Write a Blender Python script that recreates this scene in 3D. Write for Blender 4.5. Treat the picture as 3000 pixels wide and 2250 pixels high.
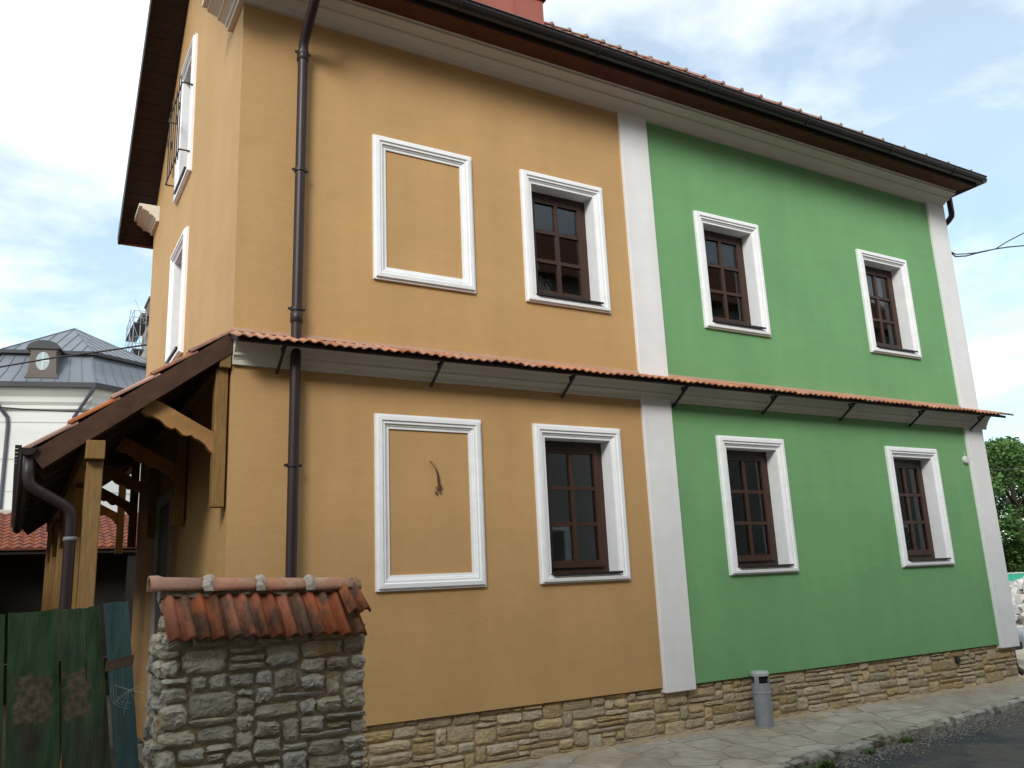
import bpy, math, random
from mathutils import Vector, Matrix
R = math.radians
random.seed(7)
scene = bpy.context.scene
for o in list(bpy.data.objects): bpy.data.objects.remove(o)
col = scene.collection

# ---------------------------------------------------------------- camera
cam_d = bpy.data.cameras.new('camera'); cam = bpy.data.objects.new('camera', cam_d); col.objects.link(cam)
cam_d.sensor_fit = 'HORIZONTAL'; cam_d.sensor_width = 36.0; cam_d.lens = 36.0*2479.0/3000.0
cam_d.clip_start = 0.05; cam_d.clip_end = 2000
yaw, pitch, roll = R(30.6525), R(13.2518), R(-2.6016)
fwd = Vector((math.sin(yaw)*math.cos(pitch), math.cos(yaw)*math.cos(pitch), math.sin(pitch)))
right0 = Vector((math.cos(yaw), -math.sin(yaw), 0)); up0 = right0.cross(fwd)
rgt = right0*math.cos(roll)+up0*math.sin(roll); upv = -right0*math.sin(roll)+up0*math.cos(roll)
m = Matrix.Identity(4)
for i in range(3):
    m[i][0] = rgt[i]; m[i][1] = upv[i]; m[i][2] = -fwd[i]
CAM = Vector((-1.669, -7.998, 1.4253))
m.translation = CAM
cam.matrix_world = m
scene.camera = cam

# ---------------------------------------------------------------- world: pale sky with thin bright cloud
CLOUD_OFF = (21.585, 34.412, 2.322)
SUN_EL, SUN_AZ = 33.0, (-0.66, -0.75)
world = bpy.data.worlds.new('World'); scene.world = world; world.use_nodes = True
nt = world.node_tree; nt.nodes.clear()
def N(t, **kw):
    n = nt.nodes.new(t)
    for k, v in kw.items(): setattr(n, k, v)
    return n
out = N('ShaderNodeOutputWorld'); bg = N('ShaderNodeBackground'); bg.inputs['Strength'].default_value = 0.095
sky = N('ShaderNodeTexSky'); sky.sky_type = 'NISHITA'; sky.sun_disc = False
sky.sun_elevation = R(SUN_EL); sky.sun_rotation = math.atan2(SUN_AZ[0], SUN_AZ[1])
sky.air_density = 1.0; sky.dust_density = 0.8; sky.ozone_density = 1.0
tc = N('ShaderNodeTexCoord'); sep = N('ShaderNodeSeparateXYZ')
nt.links.new(tc.outputs['Generated'], sep.inputs[0])
zz = N('ShaderNodeMath', operation='MAXIMUM'); zz.inputs[1].default_value = 0.0; nt.links.new(sep.outputs['Z'], zz.inputs[0])
za = N('ShaderNodeMath', operation='ADD'); za.inputs[1].default_value = 0.22; nt.links.new(zz.outputs[0], za.inputs[0])
dx = N('ShaderNodeMath', operation='DIVIDE'); dy = N('ShaderNodeMath', operation='DIVIDE')
nt.links.new(sep.outputs['X'], dx.inputs[0]); nt.links.new(za.outputs[0], dx.inputs[1])
nt.links.new(sep.outputs['Y'], dy.inputs[0]); nt.links.new(za.outputs[0], dy.inputs[1])
cmb = N('ShaderNodeCombineXYZ'); nt.links.new(dx.outputs[0], cmb.inputs[0]); nt.links.new(dy.outputs[0], cmb.inputs[1])
cn = N('ShaderNodeTexNoise'); cn.inputs['Scale'].default_value = 1.35; cn.inputs['Detail'].default_value = 7; cn.inputs['Roughness'].default_value = 0.55
cn.inputs['Distortion'].default_value = 0.35
cmo = N('ShaderNodeVectorMath', operation='ADD'); cmo.inputs[1].default_value = CLOUD_OFF; nt.links.new(cmb.outputs[0], cmo.inputs[0]); nt.links.new(cmo.outputs[0], cn.inputs['Vector'])
cr = N('ShaderNodeValToRGB'); cr.color_ramp.elements[0].position = 0.41; cr.color_ramp.elements[0].color = (0.30,)*3+(1,)
cr.color_ramp.elements[1].position = 0.60; cr.color_ramp.elements[1].color = (0.97,)*3+(1,)
nt.links.new(cn.outputs['Fac'], cr.inputs['Fac'])
cn2 = N('ShaderNodeTexNoise'); cn2.inputs['Scale'].default_value = 3.0; cn2.inputs['Detail'].default_value = 5
nt.links.new(cmb.outputs[0], cn2.inputs['Vector'])
cl = N('ShaderNodeValToRGB'); cl.color_ramp.elements[0].position = 0.3; cl.color_ramp.elements[0].color = (8.6, 8.9, 9.3, 1)
cl.color_ramp.elements[1].position = 0.7; cl.color_ramp.elements[1].color = (10.8, 10.9, 11.0, 1)
nt.links.new(cn2.outputs['Fac'], cl.inputs['Fac'])
mx = N('ShaderNodeMix', data_type='RGBA'); nt.links.new(cr.outputs['Color'], mx.inputs['Factor'])
# an overcast layer is brighter towards the zenith than at the horizon
zg = N('ShaderNodeMath', operation='MULTIPLY_ADD'); zg.inputs[1].default_value = 0.25; zg.inputs[2].default_value = 0.88; nt.links.new(zz.outputs[0], zg.inputs[0])
vg = N('ShaderNodeVectorMath', operation='SCALE'); nt.links.new(cl.outputs['Color'], vg.inputs[0]); nt.links.new(zg.outputs[0], vg.inputs['Scale'])
sg = N('ShaderNodeVectorMath', operation='MULTIPLY'); sg.inputs[1].default_value = (0.95, 1.34, 1.28); nt.links.new(sky.outputs[0], sg.inputs[0]); nt.links.new(sg.outputs[0], mx.inputs['A']); nt.links.new(vg.outputs[0], mx.inputs['B'])
nt.links.new(mx.outputs['Result'], bg.inputs['Color']); nt.links.new(bg.outputs[0], out.inputs[0])

# ---------------------------------------------------------------- sun (veiled) and exposure
sd = bpy.data.lights.new('sun', 'SUN'); sd.energy = 1.85; sd.angle = R(20); sd.color = (1.0, 0.95, 0.88)
sun = bpy.data.objects.new('sun', sd); col.objects.link(sun)
h = math.hypot(*SUN_AZ)
to_sun = Vector((SUN_AZ[0]/h*math.cos(R(SUN_EL)), SUN_AZ[1]/h*math.cos(R(SUN_EL)), math.sin(R(SUN_EL))))
sun.rotation_euler = to_sun.to_track_quat('Z', 'Y').to_euler(); sun.location = (0, 0, 30)
vs = scene.view_settings; vs.view_transform = 'Standard'; vs.look = 'None'; vs.exposure = 0.72; vs.gamma = 1.0; vs.use_curve_mapping = False
scene.render.resolution_x = 1024; scene.render.resolution_y = 768

# ---------------------------------------------------------------- materials
MATS = {}
def mat(name, c, rough=0.85, var=0.08, vscale=3.0, bump=0.15, bscale=60.0, metal=0.0, orand=0.0, osat=None, c2=None, stretch=(1, 1, 1), streak=0, spec=0.35, bdist=0.01, c2lim=(0.45, 0.62), c2scale=2.0, dirt=None):
    """plain principled material: base colour with soft mottling, per-object variation and fine relief"""
    if name in MATS: return MATS[name]
    ma = bpy.data.materials.new(name); ma.use_nodes = True; t = ma.node_tree; b = t.nodes['Principled BSDF']
    L = t.links.new
    def nn(ty, **kw):
        n = t.nodes.new(ty)
        for k, v in kw.items(): setattr(n, k, v)
        return n
    tcn = nn('ShaderNodeTexCoord'); mp = nn('ShaderNodeMapping'); mp.inputs['Scale'].default_value = stretch
    geo = nn('ShaderNodeNewGeometry'); L(geo.outputs['Position'], mp.inputs['Vector'])
    base = nn('ShaderNodeRGB'); base.outputs[0].default_value = (*c, 1); cur = base.outputs[0]
    if c2 is not None:
        n2 = nn('ShaderNodeTexNoise'); n2.inputs['Scale'].default_value = c2scale; n2.inputs['Detail'].default_value = 6; n2.inputs['Roughness'].default_value = .65
        L(mp.outputs[0], n2.inputs['Vector'])
        r2 = nn('ShaderNodeMapRange'); r2.inputs['From Min'].default_value = c2lim[0]; r2.inputs['From Max'].default_value = c2lim[1]; L(n2.outputs['Fac'], r2.inputs['Value'])
        m2 = nn('ShaderNodeMix', data_type='RGBA'); L(r2.outputs[0], m2.inputs['Factor']); L(cur, m2.inputs['A']); m2.inputs['B'].default_value = (*c2, 1); cur = m2.outputs['Result']
    n1 = nn('ShaderNodeTexNoise'); n1.inputs['Scale'].default_value = vscale; n1.inputs['Detail'].default_value = 6; L(mp.outputs[0], n1.inputs['Vector'])
    r1 = nn('ShaderNodeMapRange'); r1.inputs['From Min'].default_value = .25; r1.inputs['From Max'].default_value = .75
    r1.inputs['To Min'].default_value = 1-var; r1.inputs['To Max'].default_value = 1+var; L(n1.outputs['Fac'], r1.inputs['Value'])
    val = r1.outputs[0]
    if streak:
        for (sc_, am) in (((3.2, 3.2, .22), streak), ((1.2, 1.2, 14.0), streak*.6), ((7.0, 7.0, 7.0), streak*.5)):
            mp3 = nn('ShaderNodeMapping'); mp3.inputs['Scale'].default_value = sc_; L(geo.outputs['Position'], mp3.inputs['Vector'])
            n3 = nn('ShaderNodeTexNoise'); n3.inputs['Scale'].default_value = 1.0; n3.inputs['Detail'].default_value = 5; L(mp3.outputs[0], n3.inputs['Vector'])
            r3 = nn('ShaderNodeMapRange'); r3.inputs['From Min'].default_value = .3; r3.inputs['From Max'].default_value = .7; r3.inputs['To Min'].default_value = 1-am; r3.inputs['To Max'].default_value = 1+am; L(n3.outputs['Fac'], r3.inputs['Value'])
            m3 = nn('ShaderNodeMath', operation='MULTIPLY'); L(val, m3.inputs[0]); L(r3.outputs[0], m3.inputs[1]); val = m3.outputs[0]
    if orand:
        oi = nn('ShaderNodeObjectInfo'); ro = nn('ShaderNodeMapRange'); ro.inputs['To Min'].default_value = 1-orand; ro.inputs['To Max'].default_value = 1+orand
        L(oi.outputs['Random'], ro.inputs['Value']); mu = nn('ShaderNodeMath', operation='MULTIPLY'); L(val, mu.inputs[0]); L(ro.outputs[0], mu.inputs[1]); val = mu.outputs[0]
    hs = nn('ShaderNodeHueSaturation'); L(cur, hs.inputs['Color']); L(val, hs.inputs['Value'])
    if orand:
        w = nn('ShaderNodeMath', operation='MULTIPLY'); w.inputs[1].default_value = 7.31; L(oi.outputs['Random'], w.inputs[0])
        fr = nn('ShaderNodeMath', operation='FRACT'); L(w.outputs[0], fr.inputs[0])
        rs = nn('ShaderNodeMapRange'); rs.inputs['To Min'].default_value = 1-(osat if osat is not None else min(.75, orand*2.2)); rs.inputs['To Max'].default_value = 1+(osat if osat is not None else orand)*.6; L(fr.outputs[0], rs.inputs['Value']); L(rs.outputs[0], hs.inputs['Saturation'])
    L(hs.outputs[0], b.inputs['Base Color'])
    b.inputs['Roughness'].default_value = rough; b.inputs['Metallic'].default_value = metal; b.inputs['Specular IOR Level'].default_value = spec
    if bump:
        nb = nn('ShaderNodeTexNoise'); nb.inputs['Scale'].default_value = bscale; nb.inputs['Detail'].default_value = 4; L(mp.outputs[0], nb.inputs['Vector'])
        bp = nn('ShaderNodeBump'); bp.inputs['Strength'].default_value = bump; bp.inputs['Distance'].default_value = bdist; L(nb.outputs['Fac'], bp.inputs['Height']); L(bp.outputs[0], b.inputs['Normal'])
    MATS[name] = ma; return ma

ORANGE = mat('ochre_render', (.49, .297, .125), .8, .05, 1.1, .7, 65, bdist=.006, spec=.42, streak=.035, c2=(.455, .274, .115), c2lim=(.42, .72), c2scale=.7)
GREEN = mat('green_render', (.16, .35, .148), .8, .05, 1.1, .7, 65, bdist=.006, spec=.42, streak=.035, c2=(.143, .318, .135), c2lim=(.42, .72), c2scale=.7)
WHITE = mat('white_trim_paint', (.81, .82, .84), .8, .05, 6, .15, 50, bdist=.004, spec=.2, streak=.02)
CREAM = mat('cream_cornice_paint', (.66, .62, .55), .85, .05, 3, .15, 40, bdist=.004, spec=.2)
PILAS = mat('pilaster_render', (.74, .735, .74), .9, .04, 2, .5, 70, bdist=.005, spec=.15, streak=.03)
PLINTH = mat('sandstone', (.40, .305, .175), .92, .2, 11, .7, 24, orand=.17, osat=.28, c2=(.34, .275, .18), c2scale=7, bdist=.03, spec=.15)
GREYST = mat('grey_rubble_stone', (.43, .385, .30), .92, .28, 10, .8, 26, orand=.22, osat=.45, c2=(.33, .235, .12), c2lim=(.55, .72), c2scale=4.5, bdist=.035, spec=.15)
MORTAR = mat('mortar', (.36, .29, .19), .95, .15, 10, .6, 60, bdist=.02, spec=.1)
MORTARG = mat('grey_mortar', (.38, .315, .225), .95, .2, 10, .7, 60, bdist=.02, spec=.1)
BROWN = mat('brown_window_wood', (.048, .022, .013), .42, .25, 6, .1, 40, stretch=(8, 8, 1), spec=.4)
DKBROWN = mat('dark_stained_board', (.022, .013, .010), .6, .25, 6, .2, 40, spec=.25)
REDBROWN = mat('red_brown_eave_board', (.10, .033, .019), .7, .2, 5, .2, 40, spec=.2)
TIMBER = mat('honey_timber', (.235, .132, .036), .62, .25, 9, .25, 30, stretch=(6, 6, .7), orand=.1, osat=.08, spec=.3)
TIMBERX = mat('honey_timber_brace', (.33, .16, .045), .62, .25, 8, .25, 30, orand=.1, osat=.08, spec=.3)
BARGE = mat('brown_barge_board', (.07, .033, .019), .6, .3, 9, .25, 30, spec=.25)
GUTTER = mat('dark_brown_gutter', (.020, .016, .016), .38, .15, 6, 0, spec=.45)
PIPE = mat('brown_downpipe', (.030, .018, .019), .42, .12, 4, 0, spec=.35)
IRON = mat('black_iron', (.018, .018, .022), .5, .1, 8, .1, 50, spec=.4)
TILE = mat('terracotta_tile', (.43, .205, .12), .85, .22, 9, .3, 50, orand=.2, osat=.15, c2=(.32, .17, .10), c2lim=(.52, .7), c2scale=8, spec=.15)
OLDTILE = mat('weathered_clay_tile', (.38, .112, .042), .85, .28, 11, .5, 45, orand=.2, osat=.14, c2=(.14, .08, .05), c2lim=(.45, .58), c2scale=9, stretch=(1, .35, .35), spec=.15, bdist=.015)
RIDGET = mat('pale_ridge_tile', (.40, .205, .135), .85, .2, 8, .4, 40, orand=.1, osat=.12, c2=(.45, .32, .24), c2lim=(.5, .68), c2scale=5, spec=.15)
ROOFT = mat('roof_tile_field', (.23, .10, .062), .85, .25, 5, .2, 40, c2=(.2, .1, .06), c2scale=3, spec=.15)
COPPER = mat('red_sheet_metal', (.30, .085, .055), .5, .12, 2.5, .05, 20, spec=.4)
PAVE = mat('pavement_mortar', (.335, .305, .25), .95, .2, 5, .6, 70, bdist=.015, spec=.1, c2=(.31, .265, .20), c2lim=(.42, .6), c2scale=1.6)
FLAG = mat('flagstone', (.37, .34, .285), .9, .2, 6, .5, 40, orand=.09, osat=.2, bdist=.012, spec=.15, c2=(.33, .285, .22), c2lim=(.42, .6), c2scale=1.6)
KERB = mat('kerb_stone_face', (.37, .35, .29), .92, .25, 9, .8, 30, orand=.15, bdist=.02, spec=.15, c2=(.13, .115, .075), c2lim=(.46, .62), c2scale=5)
ASPH = mat('wet_patchy_asphalt', (.085, .075, .065), .75, .3, 14, .8, 90, bdist=.01, spec=.3, c2=(.038, .042, .05), c2lim=(.47, .55), c2scale=.8)
DIRT = mat('pale_dirt', (.36, .32, .26), .95, .2, 1.2, .5, 30, bdist=.03, spec=.1, c2=(.27, .235, .18), c2scale=.4)
GRAVEL = mat('gravel', (.20, .185, .16), .9, .4, 40, .3, 60, spec=.2)
PLANKG = mat('peeling_green_plank', (.045, .088, .042), .8, .45, 9, .5, 30, stretch=(3, 3, .5), orand=.12, c2=(.06, .055, .04), c2lim=(.5, .66), c2scale=2.3, bdist=.01, spec=.2)
PLANKB = mat('blue_green_plank', (.06, .122, .122), .8, .35, 8, .5, 30, stretch=(3, 3, .5), c2=(.045, .075, .075), c2lim=(.5, .65), c2scale=3, bdist=.01, spec=.2)
def worn_band(ma, z0, z1, x0, colr):
    """bare wood showing where a nailed-on batten was torn off the planks"""
    t = ma.node_tree; L = t.links.new; b = t.nodes['Principled BSDF']; src = b.inputs['Base Color'].links[0].from_socket
    g_ = t.nodes.new('ShaderNodeNewGeometry'); n_ = t.nodes.new('ShaderNodeTexNoise'); n_.inputs['Scale'].default_value = 16; n_.inputs['Detail'].default_value = 5; L(g_.outputs['Position'], n_.inputs['Vector'])
    sp = t.nodes.new('ShaderNodeSeparateXYZ'); L(g_.outputs['Position'], sp.inputs[0])
    def mth(op, a, bb):
        m_ = t.nodes.new('ShaderNodeMath'); m_.operation = op
        for k, v in enumerate((a, bb)):
            if isinstance(v, (int, float)): m_.inputs[k].default_value = v
            else: L(v, m_.inputs[k])
        return m_.outputs[0]
    dz = mth('ABSOLUTE', mth('SUBTRACT', sp.outputs['Z'], (z0+z1)/2), 0.0); dz = mth('SUBTRACT', (z1-z0)/2, dz)
    # plank-relative: patches leave a painted margin at both edges of each board
    xs_ = mth('ADD', sp.outputs['X'], mth('MULTIPLY', mth('SUBTRACT', sp.outputs['Z'], .95), .08)); best = None
    for (a_, b_) in x0:
        e_ = mth('SUBTRACT', (b_-a_)/2, mth('ABSOLUTE', mth('SUBTRACT', xs_, (a_+b_)/2), 0.0)); best = e_ if best is None else mth('MAXIMUM', best, e_)
    d_ = mth('MINIMUM', dz, best); d_ = mth('ADD', d_, mth('MULTIPLY', mth('SUBTRACT', n_.outputs['Fac'], .5), .16))
    f_ = mth('MULTIPLY', d_, 45.0); m_ = t.nodes.new('ShaderNodeMath'); m_.operation = 'MINIMUM'; m_.inputs[1].default_value = 1.0; m_.use_clamp = True; L(f_, m_.inputs[0])
    n2 = t.nodes.new('ShaderNodeTexNoise'); n2.inputs['Scale'].default_value = 28; n2.inputs['Detail'].default_value = 6; L(g_.outputs['Position'], n2.inputs['Vector'])
    cr_ = t.nodes.new('ShaderNodeValToRGB'); cr_.color_ramp.elements[0].position = .35; cr_.color_ramp.elements[0].color = (.085, .068, .042, 1); cr_.color_ramp.elements[1].position = .68; cr_.color_ramp.elements[1].color = (*colr, 1); L(n2.outputs['Fac'], cr_.inputs[0])
    mix = t.nodes.new('ShaderNodeMix'); mix.data_type = 'RGBA'; L(m_.outputs[0], mix.inputs['Factor']); L(src, mix.inputs['A']); L(cr_.outputs[0], mix.inputs['B']); L(mix.outputs['Result'], b.inputs['Base Color'])
worn_band(PLANKG, .80, 1.06, [(-1.60, -1.42), (-1.37, -1.22), (-1.93, -1.72)], (.19, .155, .11))
RAWWOOD = mat('bare_weathered_wood', (.125, .085, .062), .85, .3, 12, .5, 40, spec=.15)
CHWALL = mat('church_limewash', (.60, .595, .575), .95, .05, .4, .15, 8, spec=.1)
CHROOF = mat('grey_sheet_roof', (.135, .15, .175), .5, .15, .5, .05, 5, spec=.4)
CHDARK = mat('dark_roof_edge', (.04, .04, .046), .6, .1, 1, 0, spec=.3)
CHSTONE = mat('brown_dormer_stone', (.12, .10, .09), .9, .15, 1, .2, 6)
STEEL = mat('galvanised_tube', (.32, .33, .36), .5, .1, 3, 0, metal=.3)
DECK = mat('scaffold_deck', (.06, .06, .085), .8, .2, 2, .1, 10)
TEAL = mat('teal_hoarding', (.03, .30, .21), .6, .12, 1, .05, 8)
BIN = mat('grey_painted_metal', (.24, .255, .285), .5, .15, 14, .05, 30, spec=.4)
BINLID = mat('pale_grey_metal', (.37, .39, .41), .45, .08, 6, .05, 30, spec=.4)
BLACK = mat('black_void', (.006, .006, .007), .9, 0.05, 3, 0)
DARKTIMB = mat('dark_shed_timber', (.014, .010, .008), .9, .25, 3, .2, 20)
BARK = mat('bark', (.085, .065, .045), .95, .3, 6, .6, 20)
LEAF = mat('tree_leaf', (.06, .125, .028), .6, .35, .5, 0, spec=.3)
LEAF2 = mat('dark_tree_leaf', (.045, .10, .026), .6, .35, .5, 0, spec=.3)
WEEDM = mat('weed_leaf', (.085, .13, .03), .6, .25, 6, 0, spec=.3)
CARP = mat('silver_blue_car_paint', (.26, .30, .37), .28, .03, 3, 0, metal=.35, spec=.5)
RUBBER = mat('black_rubber', (.018, .018, .019), .8, .1, 6, 0)
HEADL = mat('headlight_glass', (.6, .62, .65), .1, .03, 3, 0, spec=.6)
RUBBLE = mat('broken_concrete', (.33, .305, .27), .95, .35, 2.5, .5, 10, orand=.3, spec=.1)
ROOM = mat('room_wall', (.34, .31, .26), .9, .1, 1, 0)
CURTAIN = mat('pale_curtain', (.38, .36, .31), .9, .08, 4, 0)
OPPW = mat('opposite_ochre_render', (.30, .20, .10), .9, .08, 1, .2, 40)
OPPW2 = mat('opposite_white_render', (.32, .31, .28), .9, .08, 1, .2, 40)
PLASTIC = mat('white_plastic', (.62, .62, .60), .5, .08, 20, .1, 50)
WEB = mat('cobweb_thread', (.65, .66, .64), .8, .05, 10, 0)
DOORM = mat('grey_door_frame', (.38, .38, .35), .7, .08, 5, .1, 30)

def glass_mat():
    ma = bpy.data.materials.new('window_glass'); ma.use_nodes = True; t = ma.node_tree; t.nodes.clear()
    o = t.nodes.new('ShaderNodeOutputMaterial'); mixs = t.nodes.new('ShaderNodeMixShader'); tr = t.nodes.new('ShaderNodeBsdfTransparent'); gl = t.nodes.new('ShaderNodeBsdfGlossy')
    fr = t.nodes.new('ShaderNodeFresnel'); fr.inputs['IOR'].default_value = 1.62
    nb = t.nodes.new('ShaderNodeTexNoise'); nb.inputs['Scale'].default_value = 3.5; bp = t.nodes.new('ShaderNodeBump'); bp.inputs['Strength'].default_value = .02; bp.inputs['Distance'].default_value = .02
    t.links.new(nb.outputs['Fac'], bp.inputs['Height']); t.links.new(bp.outputs[0], gl.inputs['Normal'])
    tr.inputs[0].default_value = (.74, .76, .74, 1); gl.inputs['Roughness'].default_value = .02; gl.inputs['Color'].default_value = (.95, .97, 1, 1)
    t.links.new(fr.outputs[0], mixs.inputs[0]); t.links.new(tr.outputs[0], mixs.inputs[1]); t.links.new(gl.outputs[0], mixs.inputs[2]); t.links.new(mixs.outputs[0], o.inputs[0])
    return ma
GLASS = glass_mat()

# ---------------------------------------------------------------- mesh helpers
class MB:
    def __init__(s): s.v = []; s.f = []
    def add(s, vs, fs):
        n = len(s.v); s.v += [tuple(map(float, p)) for p in vs]; s.f += [tuple(i+n for i in f) for f in fs]; return s
    def box(s, x0, x1, y0, y1, z0, z1):
        return s.add([(x0,y0,z0),(x1,y0,z0),(x1,y1,z0),(x0,y1,z0),(x0,y0,z1),(x1,y0,z1),(x1,y1,z1),(x0,y1,z1)],
                     [(0,3,2,1),(4,5,6,7),(0,1,5,4),(1,2,6,5),(2,3,7,6),(3,0,4,7)])
    def bar(s, a, b, w, hh, up=(0,0,1)):
        a, b = Vector(a), Vector(b); d = (b-a).normalized(); sd_ = d.cross(Vector(up))
        if sd_.length < 1e-4: sd_ = d.cross(Vector((1,0,0)))
        sd_.normalize(); u = sd_.cross(d)
        vs = []
        for p in (a, b):
            for (i, j) in ((-1,-1),(1,-1),(1,1),(-1,1)): vs.append(p+sd_*(i*w/2)+u*(j*hh/2))
        return s.add(vs, [(3,2,1,0),(4,5,6,7),(0,1,5,4),(1,2,6,5),(2,3,7,6),(3,0,4,7)])
    def tube(s, pts, r, n=10, cap=True):
        pts = [Vector(p) for p in pts]; rings = []; rr = r if isinstance(r, (list, tuple)) else [r]*len(pts)
        ref = None
        for i, p in enumerate(pts):
            d = (pts[min(i+1, len(pts)-1)]-pts[max(i-1, 0)]).normalized()
            if ref is None: ref = Vector((0,0,1)) if abs(d.z) < .9 else Vector((1,0,0))
            a = d.cross(ref)
            if a.length < 1e-4: a = d.cross(Vector((0,1,0)))
            a.normalize(); b = a.cross(d); ref = b
            rings.append([p+(a*math.cos(2*math.pi*k/n)+b*math.sin(2*math.pi*k/n))*rr[i] for k in range(n)])
        vs = [q for rg in rings for q in rg]; fs = []
        for i in range(len(pts)-1):
            for k in range(n):
                k2 = (k+1) % n; fs.append((i*n+k, i*n+k2, (i+1)*n+k2, (i+1)*n+k))
        if cap: fs += [tuple(range(n))[::-1], tuple((len(pts)-1)*n+k for k in range(n))]
        return s.add(vs, fs)
    def lathe(s, prof, n=24, c=(0,0,0)):
        vs = [(c[0]+r*math.cos(2*math.pi*k/n), c[1]+r*math.sin(2*math.pi*k/n), c[2]+z) for (r, z) in prof for k in range(n)]
        fs = [(i*n+k, i*n+(k+1) % n, (i+1)*n+(k+1) % n, (i+1)*n+k) for i in range(len(prof)-1) for k in range(n)]
        return s.add(vs, fs)
    def prism(s, poly, f, a, b):
        """poly of 2D points, f(u,v,w)->xyz, between w=a and w=b"""
        n = len(poly); vs = [f(u, v, a) for u, v in poly]+[f(u, v, b) for u, v in poly]
        return s.add(vs, [tuple(range(n))[::-1], tuple(range(n, 2*n))]+[(i, (i+1) % n, n+(i+1) % n, n+i) for i in range(n)])
    def rings(s, rings, closed=True, capA=False, capB=False):
        n = len(rings[0]); vs = [p for rg in rings for p in rg]; fs = []
        for i in range(len(rings)-1):
            for k in range(n if closed else n-1):
                k2 = (k+1) % n; fs.append((i*n+k, i*n+k2, (i+1)*n+k2, (i+1)*n+k))
        if capA: fs.append(tuple(range(n))[::-1])
        if capB: fs.append(tuple((len(rings)-1)*n+k for k in range(n)))
        return s.add(vs, fs)
    def mesh(s, name, ma, smooth=False):
        me = bpy.data.meshes.new(name); me.from_pydata(s.v, [], s.f); me.materials.append(ma)
        import bmesh
        bm = bmesh.new(); bm.from_mesh(me); bmesh.ops.recalc_face_normals(bm, faces=bm.faces); bm.to_mesh(me); bm.free()
        if smooth:
            for p in me.polygons: p.use_smooth = True
        me.update(); return me
    def build(s, name, ma, parent=None, smooth=False, bevel=0.0):
        o = put(name, s.mesh(name, ma, smooth), parent)
        if bevel:
            bv = o.modifiers.new('bevel', 'BEVEL'); bv.width = bevel; bv.segments = 2; bv.limit_method = 'ANGLE'
        return o
def put(name, me, parent=None, loc=None, rot=None):
    o = bpy.data.objects.new(name, me); col.objects.link(o)
    if loc is not None: o.location = loc
    if rot is not None: o.rotation_euler = rot
    if parent is not None:
        o.parent = parent
        if parent.get('_b') is not None and loc is None: o.matrix_parent_inverse = Matrix.Translation(-Vector(parent['_b']))
        elif parent.get('_b') is not None: o.location = Vector(loc)-Vector(parent['_b'])
    return o
def tag(o, label, cat, group=None):
    o['label'] = label; o['category'] = cat
    if group: o['group'] = group
    return o
def thing(name, label, cat, base=(0,0,0), group=None):
    e = bpy.data.objects.new(name, None); col.objects.link(e); e.location = base; e.empty_display_size = .2
    e['_b'] = [float(q) for q in base]
    return tag(e, label, cat, group)
def struct(o): o['kind'] = 'structure'; return o
def stuff(o): o['kind'] = 'stuff'; return o

def noise_poly(w, hgt, rng, jit):
    """outline of a hewn stone, clockwise, centred"""
    a, b = w/2, hgt/2; cx = min(.03, a*.35); cz = min(.022, b*.4); P = []
    for (sx, sz) in ((1,-1),(1,1),(-1,1),(-1,-1)):
        c1 = (sx*a, sz*(b-cz*rng.uniform(.5, 1.5))); c2 = (sx*(a-cx*rng.uniform(.5, 1.5)), sz*b)
        if sx*sz > 0: P += [c1, c2]
        else: P += [c2, c1]
        if sx > 0 and sz > 0 or sx < 0 and sz < 0:
            for q in ((.33, .67) if w > .2 else (.5,)):
                P.append((sx*(a-2*a*q), sz*b))
        else: P.append((sx*a, sz*0.0+rng.uniform(-.2, .2)*b) if sx > 0 else (-a, rng.uniform(-.2, .2)*b))
    out_ = []
    for (x, z) in P: out_.append((x+rng.uniform(-jit, jit), z+rng.uniform(-jit, jit)*.8))
    # order by angle to stay star shaped
    out_.sort(key=lambda p: math.atan2(p[1]/b, p[0]/a))
    return out_
def stone_mesh(w, hgt, rng, ma, relief=.02, jit=.006):
    P = noise_poly(w, hgt, rng, jit); n = len(P); mb = MB()
    bulge = relief*rng.uniform(.5, 1.2); tilt = rng.uniform(-.5, .5)*relief
    r0 = [(x, .04, z) for x, z in P]
    r1 = [(x*.985, -.002+rng.uniform(-.003, .003), z*.97) for x, z in P]
    ins = min(.016, hgt*.16)
    r2 = [(x*(1-2*ins/w), -bulge*rng.uniform(.55, 1.0)-tilt*z/hgt, z*(1-2*ins/hgt)) for x, z in P]
    r3 = [(x*.5+rng.uniform(-.01, .01), -bulge*rng.uniform(.85, 1.35)-tilt*z/hgt, z*.48) for x, z in P]
    mb.rings([r0, r1, r2, r3]); k = len(mb.v); mb.v.append((0, -bulge*1.1, 0))
    mb.f += [(k-n+i, k-n+(i+1) % n, k) for i in range(n)]
    return mb.mesh('stone', ma)
def rubble_layout(W, H, cw, ch, ws, hs, rng):
    nx, nz = int(round(W/cw)), int(round(H/ch)); cw, ch = W/nx, H/nz
    occ = [[0]*nx for _ in range(nz)]; res = []
    for j in range(nz):
        for i in range(nx):
            if occ[j][i]: continue
            hh = rng.choice(hs); ww = rng.choice(ws) if hh > 1 else rng.choice(ws)+1
            if rng.random() < .1: ww, hh = 2, rng.choice((2, 3))
            w_ = 0
            while w_ < ww and i+w_ < nx and not occ[j][i+w_]: w_ += 1
            rem = 0
            while i+w_+rem < nx and not occ[j][i+w_+rem] and rem < 2: rem += 1
            if rem == 1: w_ += 1
            hh = min(hh, nz-j)
            for dz in range(hh):
                for dx_ in range(w_): occ[j+dz][i+dx_] = 1
            res.append((i*cw, j*ch, w_*cw, hh*ch))
    return res

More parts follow.
